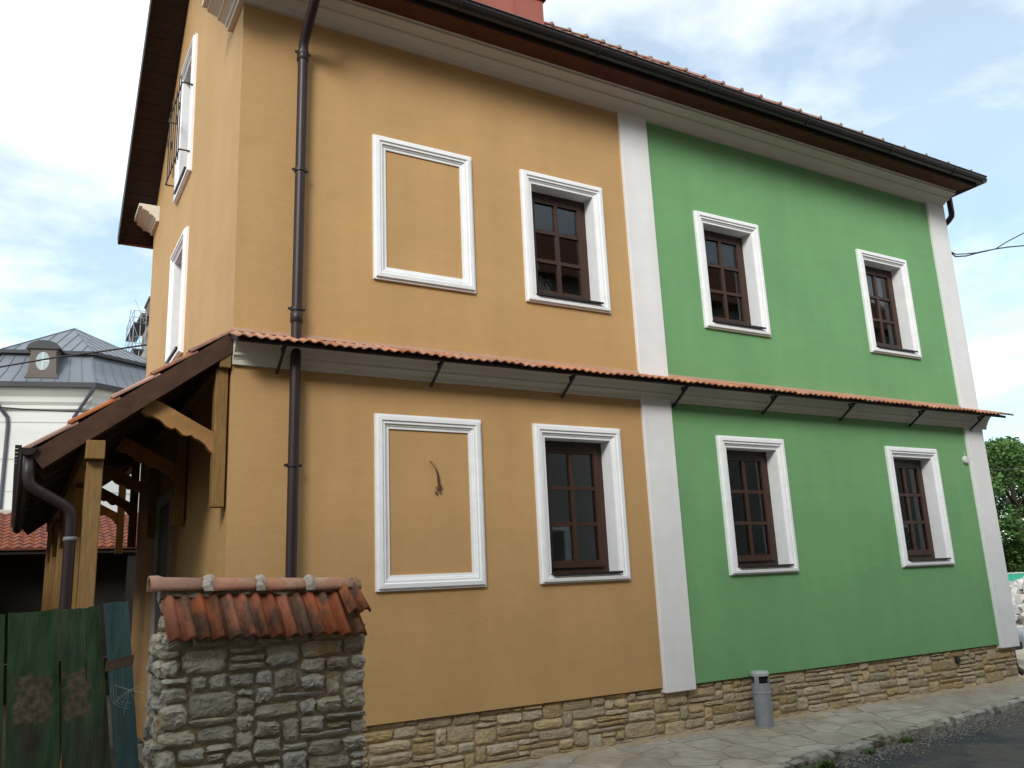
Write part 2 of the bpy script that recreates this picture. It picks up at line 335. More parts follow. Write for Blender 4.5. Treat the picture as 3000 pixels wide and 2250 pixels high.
# ---------------------------------------------------------------- ground, road, pavement
ZK = -.45                                     # kerb top
kerb_path = [(1.2, -2.02), (2.1, -1.88), (2.9, -1.76), (3.75, -1.64), (4.55, -1.52), (5.25, -1.42), (6.15, -1.28), (6.85, -1.15), (7.85, -1.04), (8.45, -.985), (9.15, -.87), (10.7, -.66), (11.6, -.52), (12.6, -.30), (13.3, .25)]
def kerb_y(x):
    for (x0, y0), (x1, y1) in zip(kerb_path, kerb_path[1:]):
        if x <= x1: return y0+(y1-y0)*(x-x0)/(x1-x0)
    return kerb_path[-1][1]
def pav_z(x, y):
    t = max(0, min(1, y/kerb_y(x))) if kerb_y(x) < -.01 else 0
    return -.362+(ZK+.362)*t
g = MB(); g.add([(-300,-300,-.62),(300,-300,-.62),(300,300,-.62),(-300,300,-.62)], [(0,1,2,3)])
struct(g.build('ground', DIRT))
g = MB()
xs = [-40, -8, -2]+[p[0] for p in kerb_path]+[16, 60]
def ky(x): return -2.3 if x < 1.2 else (kerb_y(x)+.03 if x < 13.2 else -.6)
for a, b in zip(xs, xs[1:]): g.add([(a,-10.6,-.565),(b,-10.6,-.565),(b,ky(b),-.565),(a,ky(a),-.565)], [(0,1,2,3)])
struct(g.build('road', ASPH))
mb = MB(); mb.add([(-60,-2.3,-.612),(-.01,-2.3,-.612),(-.01,6.3,-.612),(6,6.6,-.612),(6,30,-.612),(-60,30,-.612)], [(0,1,2,3,4,5)]); struct(mb.build('yard', mat('low_bounce_earth', (.085, .07, .05), .95, .25, 2, .5, 20, spec=.1)))  # sheet added, kept dark to cut light bouncing up under the porch
# pavement bed
g = MB()
for (x0, y0), (x1, y1) in zip(kerb_path[:-1], kerb_path[1:]):
    k = 4
    for q in range(k):
        t0, t1 = q/k, (q+1)/k; yw = .06
        A = lambda x, yk, t: (x, yw+(yk+.05-yw)*t, -.3635+(ZK-.0015+.3635)*t)
        g.add([A(x0,y0,t1), A(x1,y1,t1), A(x1,y1,t0), A(x0,y0,t0)], [(0,1,2,3)])
pav = struct(g.build('pavement', PAVE))
# flagstones: jittered voronoi cells clipped against their neighbours
rng = random.Random(3); seeds = []
x = 1.6
while x < 8.3:
    yy = -.05
    while yy > kerb_y(x)+.05:
        seeds.append((x+rng.uniform(-.17, .17), yy+rng.uniform(-.14, .14))); yy -= rng.uniform(.33, .46)
    x += rng.uniform(.38, .5)
def clip(poly, nx_, ny_, d):
    o_ = []
    for i in range(len(poly)):
        p, q = poly[i], poly[(i+1) % len(poly)]; sp = p[0]*nx_+p[1]*ny_-d; sq = q[0]*nx_+q[1]*ny_-d
        if sp <= 0: o_.append(p)
        if sp*sq < 0:
            t = sp/(sp-sq); o_.append((p[0]+(q[0]-p[0])*t, p[1]+(q[1]-p[1])*t))
    return o_
for (sx, sy) in seeds:
    poly = [(sx-.7, sy-.7), (sx+.7, sy-.7), (sx+.7, sy+.7), (sx-.7, sy+.7)]
    for (tx, ty) in seeds:
        if (tx, ty) == (sx, sy) or abs(tx-sx) > 1.4: continue
        nx_, ny_ = tx-sx, ty-sy; l = math.hypot(nx_, ny_); nx_ /= l; ny_ /= l
        poly = clip(poly, nx_, ny_, nx_*(sx+tx)/2+ny_*(sy+ty)/2-.014)
        if len(poly) < 3: break
    if len(poly) < 3: continue
    poly = clip(poly, 0, 1, .02)
    if len(poly) < 3: continue
    k0 = (kerb_y(sx+.3)-kerb_y(sx-.3))/.6
    nl = math.hypot(k0, 1); poly = clip(poly, k0/nl, -1/nl, (k0*sx-kerb_y(sx)-.045)/nl)
    if len(poly) < 3: continue
    cxx = sum(p[0] for p in poly)/len(poly); cyy = sum(p[1] for p in poly)/len(poly)
    up = rng.uniform(.001, .005)
    big = []
    for i in range(len(poly)):
        p, q = poly[i], poly[(i+1) % len(poly)]
        big += [(p[0]*.93+q[0]*.07+rng.uniform(-.008, .008), p[1]*.93+q[1]*.07+rng.uniform(-.008, .008)), (p[0]*.5+q[0]*.5+rng.uniform(-.015, .015), p[1]*.5+q[1]*.5+rng.uniform(-.012, .012)), (p[0]*.07+q[0]*.93, p[1]*.07+q[1]*.93)]
    mb = MB()
    mb.rings([[(a-cxx, b-cyy, pav_z(a, b)-.02) for a, b in big], [(a-cxx, b-cyy, pav_z(a, b)+up*.6) for a, b in big], [((a-cxx)*.96, (b-cyy)*.96, pav_z(a, b)+up) for a, b in big]], capB=True)
    put('flagstone', mb.mesh('flagstone', FLAG), pav, loc=(cxx, cyy, 0))
# kerb stones
for i, ((x0, y0), (x1, y1)) in enumerate(zip(kerb_path, kerb_path[1:])):
    d = Vector((x1-x0, y1-y0, 0)); L_ = d.length; d.normalize(); nrm = Vector((d.y, -d.x, 0))
    ns = 7; rg = []
    dz = rng.uniform(-.012, .012); do = rng.uniform(-.012, .012)
    for k in range(ns):
        t = .016+(L_-.032)*k/(ns-1); e = .016 if k in (0, ns-1) else 0
        p = Vector((x0, y0, 0))+d*t
        j = lambda s_=.007: rng.uniform(-s_, s_)
        sec = [(-.10, -.2), (-.10+e, ZK+.62+dz-e+j(.004)), (-.03, ZK+.62+dz+.004-e+j(.005)), (.034+do+j(), ZK+.62+dz-.002-e+j()), (.054+do+j(), ZK+.62+dz-.022+j()), (.06+do+j(.01)-e, ZK+.62+dz-.065+j()), (.05+do+j(.01)-e, -.02), (.05+do, -.2)]
        rg.append([p+nrm*a+Vector((0,0,b-.62)) for a, b in sec])
    mb = MB().rings(rg, capA=True, capB=True)
    mb.build('kerb_stone', KERB, pav)
# gravel strip along the kerb
mb = MB(); rng = random.Random(11)
for k in range(2600):
    x = rng.uniform(4.2, 11.5); off = abs(rng.gauss(0, .22))+.06; y = kerb_y(x)-off; s_ = rng.uniform(.006, .019)*(1.4 if rng.random() < .06 else 1)
    z = -.565+s_*.3; a = rng.uniform(0, 3.1); c_, n_ = math.cos(a)*s_, math.sin(a)*s_
    mb.add([(x+c_, y+n_, z), (x-n_*.8, y+c_*.8, z), (x-c_, y-n_, z), (x+n_*.8, y-c_*.8, z), (x+c_*.2, y, z+s_*.7)], [(0,1,4),(1,2,4),(2,3,4),(3,0,4)])
stuff(tag(mb.build('gravel', GRAVEL), 'loose grey gravel lying along the foot of the kerb', 'gravel'))
# weeds at the kerb foot
def weed(x, y, n_, sz, label, sd_):
    rg_ = random.Random(sd_); w = thing('weed', label, 'weed', (x, y, -.565), 'weeds growing at the kerb foot'); mb = MB()
    for k in range(n_):
        a = rg_.uniform(0, 6.28); r_ = rg_.uniform(0, sz*.6); bx, by = x+math.cos(a)*r_, y+math.sin(a)*r_*.5
        hh = rg_.uniform(.3, 1)*sz*.5; lx, ly = rg_.uniform(-.5, .5)*sz, rg_.uniform(-.5, .5)*sz; wd = sz*.05
        mb.add([(bx-wd, by, -.565), (bx+wd, by, -.565), (bx+lx*.5+wd*1.2, by+ly*.5, -.565+hh*.7), (bx+lx, by+ly, -.565+hh), (bx+lx*.5-wd*1.2, by+ly*.5, -.565+hh*.65)], [(0,1,2,4),(4,2,3)])
    mb.build('foliage', WEEDM, w)
weed(7.45, -1.19, 70, .15, 'roundest green weed tuft growing in gravel below the longest kerb stone', 1)
weed(6.62, -1.32, 60, .15, 'low spreading green weed left of the round weed tuft at kerb', 2)
weed(5.72, -1.50, 110, .19, 'largest green weed clump at kerb near bottom edge of photo', 3)
weed(5.42, -1.55, 80, .17, 'leftmost green weed under the dark kerb stone', 4)

# ---------------------------------------------------------------- the house
house = thing('townhouse', 'two-storey rendered house, ochre left half and green right half, with white window surrounds', 'house', (0, 0, 0))
WX = [(1.42, 2.63), (3.308, 4.53), (6.09, 7.311), (9.468, 10.68)]
ZU = (4.627, 6.31); ZL = (1.405, 3.171); ZP = .19; ZT = 7.72; YB = 6.46; ZRX = 3.23
SW = .15                                      # surround width
DEP = .17
def sheet_wall(x0, x1, z0, z1, opens, name, ma, flip=None, top=None):
    """grid of quads in the local x/z plane with openings; plus a soffit edge at the bottom"""
    xs_ = sorted({x0, x1, *[a for o in opens for a in o[:2]]}); mb = MB()
    if top: xs_ = sorted({*xs_, ZRX})
    f = flip or (lambda u, v: (u, 0, v))
    tz = top or (lambda u: z1)
    for a, b in zip(xs_, xs_[1:]):
        zs = [(z0, z0)]
        for o in sorted(opens, key=lambda q: q[2]):
            if o[0] <= a+1e-6 and o[1] >= b-1e-6: zs += [(o[2], o[2]), (o[3], o[3])]
        zs.append((tz(a), tz(b)))
        for k in range(0, len(zs), 2):
            (p0, p1), (q0, q1) = zs[k], zs[k+1]
            mb.add([f(a, p0), f(b, p1), f(b, q1), f(a, q0)], [(0,1,2,3)])
    mb.v = mb.v
    return mb
XM = 5.125
mb = sheet_wall(0, XM, ZP, ZT, [(WX[1][0]+.02, WX[1][1]-.02, ZU[0]+.02, ZU[1]-.02), (WX[1][0]+.02, WX[1][1]-.02, ZL[0]+.02, ZL[1]-.02)], 'wall', ORANGE)
mb.add([(0,0,ZP),(XM,0,ZP),(XM,.2,ZP),(0,.2,ZP)], [(0,1,2,3)])
w = mb.build('wall', ORANGE, house); w['label'] = 'ochre rendered left half of the street front'
mb = sheet_wall(XM, 12, ZP, ZT, [(a+.02, b-.02, z[0]+.02, z[1]-.02) for (a, b) in WX[2:] for z in (ZU, ZL)], 'wall', GREEN)
mb.add([(XM,0,ZP),(12,0,ZP),(12,.2,ZP),(XM,.2,ZP)], [(0,1,2,3)])
w = mb.build('wall', GREEN, house); w['label'] = 'green rendered right half of the street front'
# gable wall on x = 0
def roof_top(y): return 7.77+.93*(min(y, 2*ZRX-y)+.62)
GA, GB = 2.843, 4.008; GZ = (6.911, 8.972); HZ = (4.42, 6.118); DOORY = (3.0, 4.0)
mb = sheet_wall(0, YB, -.36, 8, [(GA+.02, GB-.02, GZ[0]+.02, GZ[1]-.02), (GA+.02, GB-.02, HZ[0]+.02, HZ[1]-.02)], 'wall', ORANGE, flip=lambda u, v: (0, u, v), top=lambda u: roof_top(u)-.1)
w = mb.build('wall', ORANGE, house); w['label'] = 'ochre rendered gable wall'
mb = MB(); mb.add([(11.97,.3,ZP),(11.97,YB,ZP),(11.97,YB,ZT),(11.97,.3,ZT)], [(0,1,2,3)]); mb.build('wall', GREEN, house)
mb = MB(); mb.add([(0,YB,-.3),(12,YB,-.3),(12,YB,8.2),(0,YB,8.2)], [(0,1,2,3)]); mb.build('wall', ORANGE, house)
# floors inside
MB().box(.05, 11.95, .25, 6.4, .1, .2).box(.05, 11.95, .25, 6.4, 3.5, 3.7).box(.05, 11.95, .25, 6.4, 7.0, 7.1).build('floor', ROOM, house)
MB().box(.05, 11.95, 2.6, 2.7, .25, 3.45).box(.05, 11.95, 2.6, 2.7, 3.75, 6.95).build('partition', ROOM, house)
# pilasters
MB().box(4.895, 5.355, -.045, .1, ZP-.06, 3.60).build('pilaster', PILAS, house, bevel=.01)
MB().box(4.895, 5.355, -.045, .1, 3.60, 7.53).build('pilaster', PILAS, house, bevel=.01)
MB().box(11.53, 12.0, -.045, .35, ZP-.06, 3.60).build('pilaster', PILAS, house, bevel=.01)
MB().box(11.53, 12.0, -.045, .35, 3.60, 7.53).build('pilaster', PILAS, house, bevel=.01)
# cornice swept with mitres
prof = [(.002, 7.49), (.055, 7.49), (.055, 7.535), (.075, 7.54), (.09, 7.565), (.14, 7.59), (.165, 7.595), (.165, 7.625), (.20, 7.64), (.25, 7.66), (.275, 7.665), (.275, 7.70), (.33, 7.705), (.33, 7.75), (.002, 7.75)]
rg = [[(11.96+p*.3, 1.2, z) for p, z in prof], [(11.96+p*.3, -p, z) for p, z in prof], [(-p, -p, z) for p, z in prof], [(-p, .54, z) for p, z in prof]]
MB().rings(rg, capA=True, capB=True).build('cornice', CREAM, house)
rg = [[(-p*.95, 5.86, z-.06) for p, z in prof], [(-p*.95, YB+p, z-.06) for p, z in prof], [(2, YB+p, z-.06) for p, z in prof]]
MB().rings(rg, capA=True, capB=True).build('cornice', CREAM, house)
# storey band moulding
bp_ = [(.002, 3.556), (.035, 3.556), (.04, 3.60), (.055, 3.625), (.075, 3.64), (.08, 3.665), (.10, 3.685), (.13, 3.72), (.175, 3.755), (.19, 3.77), (.19, 3.80), (.002, 3.80)]
MB().rings([[(0.0, -p, z) for p, z in bp_], [(12+.05, -p, z) for p, z in bp_]], capA=True, capB=True).build('band_moulding', CREAM, house)
MB().rings([[(12.05, -p, z) for p, z in bp_], [(12.05+.1, -p*.8, z) for p, z in bp_]], capB=True).build('band_moulding', CREAM, house)

# windows ------------------------------------------------------------------
def surround_mesh(W, H, blind):
    pr = [(0, 0), (0, .032), (.022, .034), (.026, .056), (.066, .060), (.074, .046), (.078, .044), (.098, .046), (.102, .028), (.118, .028), (.122, .018), (SW, .016)]
    bt = [0, 0, .022, .026, .066, .074, .078, .098, .102, .118, .122, SW] if blind else [0, 0, .016, .02, .052, .06, .064, .074, .078, .086, .09, .10]
    rg_ = []
    for (d, p), e in zip(pr, bt): rg_.append([(d, -p, e), (W-d, -p, e), (W-d, -p, H-d), (d, -p, H-d)])
    if blind: rg_.append([(SW, .0, SW), (W-SW, .0, SW), (W-SW, .0, H-SW), (SW, .0, H-SW)])
    else: rg_.append([(SW, DEP+.05, .10), (W-SW, DEP+.05, .10), (W-SW, DEP+.05, H-SW), (SW, DEP+.05, H-SW)])
    return MB().rings(rg_).mesh('window', WHITE)
def sash_mesh(W, H, rail=.10):
    x0, x1, z0, z1 = SW, W-SW, .10, H-SW; y0 = DEP; mb = MB()
    st = .065; xm = (x0+x1)/2
    # outer frame
    mb.box(x0, x0+st, y0, y0+.07, z0, z1); mb.box(x1-st, x1, y0, y0+.07, z0, z1)
    mb.box(x0+st, x1-st, y0, y0+.07, z1-st, z1); mb.box(x0+st, x1-st, y0, y0+.07, z0, z0+.05)
    # casement leaf, set slightly proud
    s2 = .07; a, b, c, d = x0+st+.004, x1-st-.004, z0+.054, z1-st-.004; y1 = y0-.018
    mb.box(a, a+s2, y1, y0+.05, c, d); mb.box(b-s2, b, y1, y0+.05, c, d); mb.box(a+s2, b-s2, y1, y0+.05, d-s2, d); mb.box(a+s2, b-s2, y1, y0+.05, c, c+rail-.01)
    pa, pb, pc, pd = a+s2, b-s2, c+rail-.01, d-s2
    mb.box(xm-.0275, xm+.0275, y1+.006, y0+.04, pc, pd)
    hz = (pd-pc)/3
    for k in (1, 2):
        zc = pc+hz*k
        mb.box(pa, xm-.0275, y1+.006, y0+.04, zc-.022, zc+.022); mb.box(xm+.0275, pb, y1+.006, y0+.04, zc-.022, zc+.022)
    mb.box(a+.02, b-.02, y1-.016, y1, c+.012, c+.03)              # drip strip on the bottom rail
    panes = []
    for k in range(3):
        for (u, v) in ((pa, xm-.0275), (xm+.0275, pb)): panes.append((u, v, pc+hz*k+(.022 if k else 0), pc+hz*(k+1)-(.022 if k < 2 else 0)))
    return mb.mesh('sash', BROWN), panes
def sill_mesh(W):
    mb = MB().box(SW-.012, W-SW+.012, -.075, DEP-.02, .098, .107); mb.box(SW-.012, W-SW+.012, -.079, -.071, .082, .107); return mb.mesh('sill', GUTTER)
kits = {}
def window(x, z, W, H, blind=False, rot=None, loc=None, curtain=None):
    key = (round(W, 2), round(H, 2), blind)
    if key not in kits:
        kits[key] = [surround_mesh(W, H, blind)]
        if not blind:
            sm, panes = sash_mesh(W, H)
            pm = [MB().box(u, v, DEP+.012, DEP+.018, c, d).mesh('pane', GLASS) for (u, v, c, d) in panes]
            kits[key] += [sm, pm, sill_mesh(W)]
    k = kits[key]
    w_ = put('blind_window' if blind else 'window', k[0], house, loc=loc or (x, 0, z), rot=rot)
    if not blind:
        for nm, me in [('sash', k[1]), ('sill', k[3])]+[('pane', q) for q in k[2]]: put(nm, me, None).parent = w_
        if curtain:
            for (ca, cb, dep) in curtain:
                mb = MB(); n_ = 26; pts = [(ca+(cb-ca)*i/n_, dep+.03*math.sin(i*1.9)+.012*math.sin(i*4.3)) for i in range(n_+1)]
                mb.rings([[(u, v, .12) for u, v in pts], [(u, v, H-SW+.02) for u, v in pts]], closed=False)
                put('curtain', mb.mesh('curtain', CURTAIN, True), None).parent = w_
    return w_
Wn = 1.217
for zr, nm in ((ZU, 'upper'), (ZL, 'lower')):
    H = zr[1]-zr[0]
    b = window(WX[0][0], zr[0], Wn, H, blind=True); b['label'] = 'white moulded frame around a blank panel of %s wall' % nm
    window(WX[1][0], zr[0], Wn, H, curtain=None)
    window(WX[2][0], zr[0], Wn, H, curtain=[(.8, 1.1, .42)])
    window(WX[3][0], zr[0], Wn, H, curtain=[(.62, 1.08, .36)])
for zr in (GZ, HZ): window(0, 0, GB-GA, zr[1]-zr[0], rot=(0, 0, R(-90)), loc=(0, GB, zr[0]))
# yellow thing on the inner sill and a potted plant
MB().lathe([(0, 0), (.05, 0), (.07, .1), (.065, .12), (0, .12)], 12, (6.9, .33, 1.52)).build('flower_pot', mat('yellow_ceramic', (.6, .42, .04), .5, .05), house)
mb = MB().lathe([(0, 0), (.045, 0), (.06, .1), (0, .1)], 12, (3.72, .36, 1.52)); mb.build('flower_pot', mat('clay_pot', (.3, .12, .06), .8, .1), house)
# plinth with individual stones
MB().box(.0, 11.98, .058, .4, -.5, ZP).box(11.7, 11.96, .4, 6.46, -.5, ZP).build('plinth', MORTAR, house)
plinth = bpy.data.objects['plinth']
rng = random.Random(21)
lay = rubble_layout(11.06, .545, .062, .0545, (3, 4, 5, 6, 7), (1, 1, 2, 2, 2, 3), rng)
for (a, b, w_, h_) in lay:
    if .93+a < .95: pass
    gap = .006
    me = stone_mesh(w_-2*gap, h_-2*gap, rng, PLINTH, .022, .008)
    put('stone', me, plinth, loc=(.93+a+w_/2, .05, -.358+b+h_/2))
# ragged mortar fillet at the pavement
mb = MB(); rg = []
for k in range(90):
    x = .95+k*(11.05/89); t = .03+rng.uniform(-.012, .02); rg.append([(x, .06, -.40), (x, .0-t, -.40), (x, .03-t*.7, -.362+rng.uniform(.0, .03)), (x, .06, -.33+rng.uniform(-.01, .02))])
mb.rings(rg, capA=True, capB=True); mb.build('mortar_fillet', MORTAR, house)
# vent, junction box, loose cable
mb = MB(); mb.tube([(10.46, .045, .04), (10.46, .0, .04)], .045, 14); mb.build('vent_pipe', IRON, house)
MB().lathe([(0, 0), (.062, 0), (.062, .03), (.05, .045), (0, .05)], 18).build('junction_box', PLASTIC, house)
jb = bpy.data.objects['junction_box']; jb.matrix_parent_inverse = Matrix.Identity(4); jb.location = (11.43, -.0, 3.03); jb.rotation_euler = (R(90), 0, 0)
mb = MB().tube([(11.41, -.02, 3.09), (11.40, -.03, 3.14), (11.415, -.012, 3.16)], .006, 6); mb.build('junction_wire', PLASTIC, house)
mb = MB().tube([(2.037, .02, 2.712), (2.04, -.03, 2.70), (2.065, -.04, 2.66), (2.085, -.035, 2.62)], .011, 7); mb.build('cable_sheath', mat('brown_sheath', (.36, .21, .09), .7, .1), house)
mb = MB()
for j in range(3):
    o_ = j*.012-.012
    mb.tube([(2.085, -.035, 2.62), (2.11+o_*.6, -.03, 2.56), (2.122+o_, -.02, 2.47), (2.10-o_*2, -.03, 2.42), (2.125+o_, -.03, 2.385), (2.145-o_, -.02, 2.44), (2.115, -.02, 2.47)], .005, 5)
mb.tube([(2.10, -.015, 2.385), (2.085, -.02, 2.365)], .011, 6); mb.build('loose_wire', mat('wire_brown', (.10, .045, .03), .6, .1), house)

# tiles ----------------------------------------------------------------------
def tile_mesh(w, l, amp, th, ma, ribs=2, name='tile'):
    """interlocking tile lying in local x (width) / y (down slope, 0..-l), ribs along y"""
    n = 8*ribs; mb = MB()
    def zf(u): 
        t = (u*ribs) % 1.0; return amp*(max(0, math.cos((t-.5)*2*math.pi*.85)))**.45 if abs(t-.5) < .29 else 0
    us = [i/n for i in range(n+1)]
    top0 = [(u*w, 0, zf(u)+th-.008) for u in us]; top1 = [(u*w, -l, zf(u)+th) for u in us]; bot1 = [(u*w, -l, zf(u)*.85) for u in us]; bot0 = [(u*w, 0, zf(u)*.85-.008) for u in us]
    mb.rings([top0, top1, bot1, bot0], closed=False)
    for i in (0, n):
        mb.add([top0[i], top1[i], bot1[i], bot0[i]], [(0,1,2,3)])
    return mb.mesh(name, ma, True)
# canopy over the ground floor
canopy = MB().prism([(-.002, 3.862), (-.002, 3.81), (-.335, 3.695), (-.335, 3.735)], lambda a, b, c: (c, a, b), -.03, 12.22).build('canopy', DKBROWN, house)
tm = tile_mesh(.205, .40, .020, .013, TILE)
sl = math.atan2(.128, .333)
rng = random.Random(5); x = -.035
while x < 12.2:
    put('canopy_tile', tm, canopy, loc=(x, -.004, 3.874), rot=(sl+rng.uniform(-.02, .02), 0, rng.uniform(-.015, .015))); x += .2035
mb = MB().prism([(0, 3.90), (-.03, 3.887), (-.02, 3.92), (0, 3.928)], lambda a, b, c: (c, a, b), -.02, 12.02); mb.build('flashing', mat('mortar_flash', (.42, .26, .18), .9, .1), canopy)
# brackets
bm_ = MB().bar((0, -.045, -.17), (0, -.30, .0), .024, .024).bar((0, -.012, -.19), (0, -.05, -.165), .024, .03).box(-.012, .012, -.325, -.195, -.002, .016).bar((0, -.215, .0), (0, -.215, -.055), .02, .02)
bme = bm_.mesh('bracket', IRON)
for bx in (.42, 2.06, 3.727, 5.41, 6.976, 8.536, 10.126, 11.655): put('bracket', bme, canopy, loc=(bx, 0, 3.695))

# roof -----------------------------------------------------------------------
XE, YE, ZE, SL = 12.08, -.62, 7.77, .916; ZR = ZE+SL*(ZRX-YE); XR = XE-(ZRX-YE); XV = -.49
def slab(pts, th, name, ma, parent):
    mb = MB(); n = len(pts); vs_ = [tuple(p) for p in pts]+[(p[0], p[1], p[2]-th) for p in pts]
    mb.add(vs_, [tuple(range(n)), tuple(range(n, 2*n))[::-1]]+[(i, (i+1) % n, n+(i+1) % n, n+i) for i in range(n)]); return mb.build(name, ma, parent)
YF = 2*ZRX-YE
roof = slab([(XV, YE, ZE), (XE, YE, ZE), (XR, ZRX, ZR), (XV, ZRX, ZR)], .12, 'roof', DKBROWN, house)
slab([(XV, ZRX, ZR), (XR, ZRX, ZR), (XE, YF, ZE), (XV, YF, ZE)], .12, 'roof_slope', DKBROWN, roof)
slab([(XE, YE, ZE), (XE, YF, ZE), (XR, ZRX, ZR)], .12, 'roof_slope', DKBROWN, roof)
def tile_field(O, U, S, nrm, W_, L_, xr_of_s, per=.2, course=.34, amp=.028):
    mb = MB(); O, U, S, nrm = map(Vector, (O, U, S, nrm)); nc = int(L_/course)+1
    for c in range(nc):
        s0, s1 = c*course, min((c+1)*course, L_)
        lo, hi = xr_of_s(s0)
        n = max(2, int((hi-lo)/per*4)); rows = []
        for (s_, lift) in ((s0, .005), (s0, .045), (s1, .02)):
            lo2, hi2 = xr_of_s(s_)
            rows.append([O+U*min(max(lo+(hi-lo)*i/n, lo2), hi2)+S*s_+nrm*(lift+(amp*(.5+.5*math.sin(2*math.pi*(lo+(hi-lo)*i/n)/per)) if lift > .01 else 0)) for i in range(n+1)])
        mb.rings(rows, closed=False)
    return mb
cs = 1/math.sqrt(1+SL*SL)
S_ = Vector((0, cs, SL*cs)); Ls = (ZRX-YE)/cs
stuff(tile_field((XV, YE, ZE), (1,0,0), S_, (0, -SL*cs, cs), 0, Ls, lambda s: (0, XE-XV-s*cs)).build('roof_tiles', ROOFT, roof))
stuff(tile_field((XE, YE, ZE), (0,1,0), (-cs, 0, SL*cs), (SL*cs, 0, cs), 0, Ls, lambda s: (s*cs, YF-YE-s*cs)).build('roof_tiles', ROOFT, roof))
def half_round(r0, r1, l, ma, name):
    mb = MB(); n = 8; rg_ = []
    for (t, r_, tk) in ((0, r1, 0), (.06, r1+.03, 0), (.10, r1+.03, 0), (.13, r1-.005, 0), (1, r0, 0)):
        rg_.append([(r_*math.cos(math.pi*k/n), t*l, r_*.8*math.sin(math.pi*k/n)) for k in range(n+1)])
    mb.rings(rg_, closed=False)
    n1 = len(rg_[0]); mb.add([rg_[0][k] for k in range(n1)]+[(p[0]*.8, p[1], p[2]*.8) for p in rg_[0]], [(k, k+1, n1+k+1, n1+k) for k in range(n1-1)])
    return mb.mesh(name, ma, True)
hm = half_round(.075, .10, .42, RIDGET if False else mat('hip_tile_clay', (.23, .12, .085), .85, .2, 6, .2, 40, orand=.2, osat=.2, spec=.15), 'hip_tile')
hd = Vector((-1, 1, SL)).normalized(); n_h = int((ZRX-YE)*math.sqrt(2+SL*SL)/.385)
hrot = Matrix((Vector((1,1,0)).normalized(), hd, Vector((1,1,0)).normalized().cross(hd))).transposed()
for k in range(n_h):
    o = put('hip_tile', hm, roof); p = Vector((XE, YE, ZE+.05))+hd*(.08+k*.385)
    o.matrix_local = Matrix.Translation(p) @ (hrot.to_4x4() @ Matrix.Rotation(random.uniform(-.02, .02), 4, 'X'))
for k in range(24):
    put('ridge_tile', hm, roof, loc=(XR+.25-k*.385, ZRX, ZR+.02), rot=(0, 0, R(90)))
# snow flashing at the eave
MB().bar((3.3, YE+.05, ZE+.075), (4.75, YE+.05, ZE+.075), .09, .03).bar((6.2, YE+.05, ZE+.075), (8.3, YE+.05, ZE+.075), .09, .03).build('eave_flashing', mat('zinc_flashing', (.55, .56, .58), .4, .1, 5, 0, metal=.5), roof)
# eave soffit and fascia
MB().prism([(-.30, 7.752), (-.30, 7.70), (-.60, 7.66), (-.60, 7.745)], lambda a, b, c: (c, a, b), XV+.02, XE-.03).build('eave_soffit', REDBROWN, roof)
MB().box(11.9, 12.07, -.298, 6.5, 7.712, 7.745).build('eave_soffit', REDBROWN, roof)
# verge over the gable: boxed soffit of boards
A0 = 7.72
def sof(y): return A0+SL*(YB-y)
yend = 6.86
MB().prism([(ZRX, sof(ZRX)+.03), (yend, sof(yend)+.03), (yend, roof_top(yend)-.13), (ZRX, ZR-.13)], lambda a, b, c: (c, a, b), XV, -.002).build('verge_box', DKBROWN, roof)
MB().prism([(ZRX, ZR-.35), (YE+.1, ZE+.09-.33), (YE+.1, ZE+.09-.125), (ZRX, ZR-.13)], lambda a, b, c: (c, a, b), XV, -.002).build('verge_box', DKBROWN, roof)
MB().bar((XV-.012, ZRX, sof(ZRX)+.09), (XV-.012, yend+.05, sof(yend+.05)+.09), .024, .26).build('verge_board', DKBROWN, roof)
brd = MB().box(XV+.004, -.003, -.062, .062, -.012, .012).mesh('soffit_board', DKBROWN)
k = 0; y = yend-.07
while y > ZRX+.02:
    put('soffit_board', brd, roof, loc=(0, y, sof(y)+.01+(k % 2)*.003), rot=(math.atan2(-SL, 1), 0, 0)); y -= .128*cs; k += 1
MB().box(XV, 1, yend+.0, yend+.03, sof(yend)-.02, sof(yend)+.35).build('fascia', REDBROWN, roof)
# gutters
def gutter(p, q, r, name, ma, parent, side):
    p, q = Vector(p), Vector(q); d = (q-p).normalized(); n = 8
    s_ = d.cross(Vector((0,0,1))); rg_ = []
    for t in (p, q):
        ring = [t+s_*(r*math.cos(a))+Vector((0,0,-r*math.sin(a))) for a in [math.pi*k/n for k in range(n+1)]]
        ring += [t+s_*((r-.008)*math.cos(a))+Vector((0,0,-(r-.008)*math.sin(a))) for a in [math.pi*k/n for k in range(n, -1, -1)]]
        rg_.append(ring)
    mb = MB().rings(rg_, capA=False, capB=False)
    for t in (p, q):
        mb.add([t+s_*(r*math.cos(a))+Vector((0,0,-r*math.sin(a))) for a in [math.pi*k/n for k in range(n+1)]], [tuple(range(n+1))])
    mb.tube([p+s_*r*1.0, q+s_*r*1.0], .011, 6); mb.tube([p-s_*r*1.0, q-s_*r*1.0], .008, 6)
    return mb.build(name, ma, parent)
gt = gutter((-.52, -.675, 7.80), (12.16, -.675, 7.79), .098, 'gutter', GUTTER, house, 1)
for gx in (2.2, 4.1, 5.9, 7.8, 9.7, 11.3):
    mb = MB(); zc = 7.80-.01*(gx+.52)/12.7
    mb.tube([(gx, -.675+.102*math.cos(a), zc-.102*math.sin(a)) for a in [math.pi*k/8 for k in range(9)]], .012, 5); mb.build('gutter_joint', GUTTER, gt)
gutter((12.14, -.74, 7.765), (12.14, 6.9, 7.75), .08, 'gutter', GUTTER, house, 1)
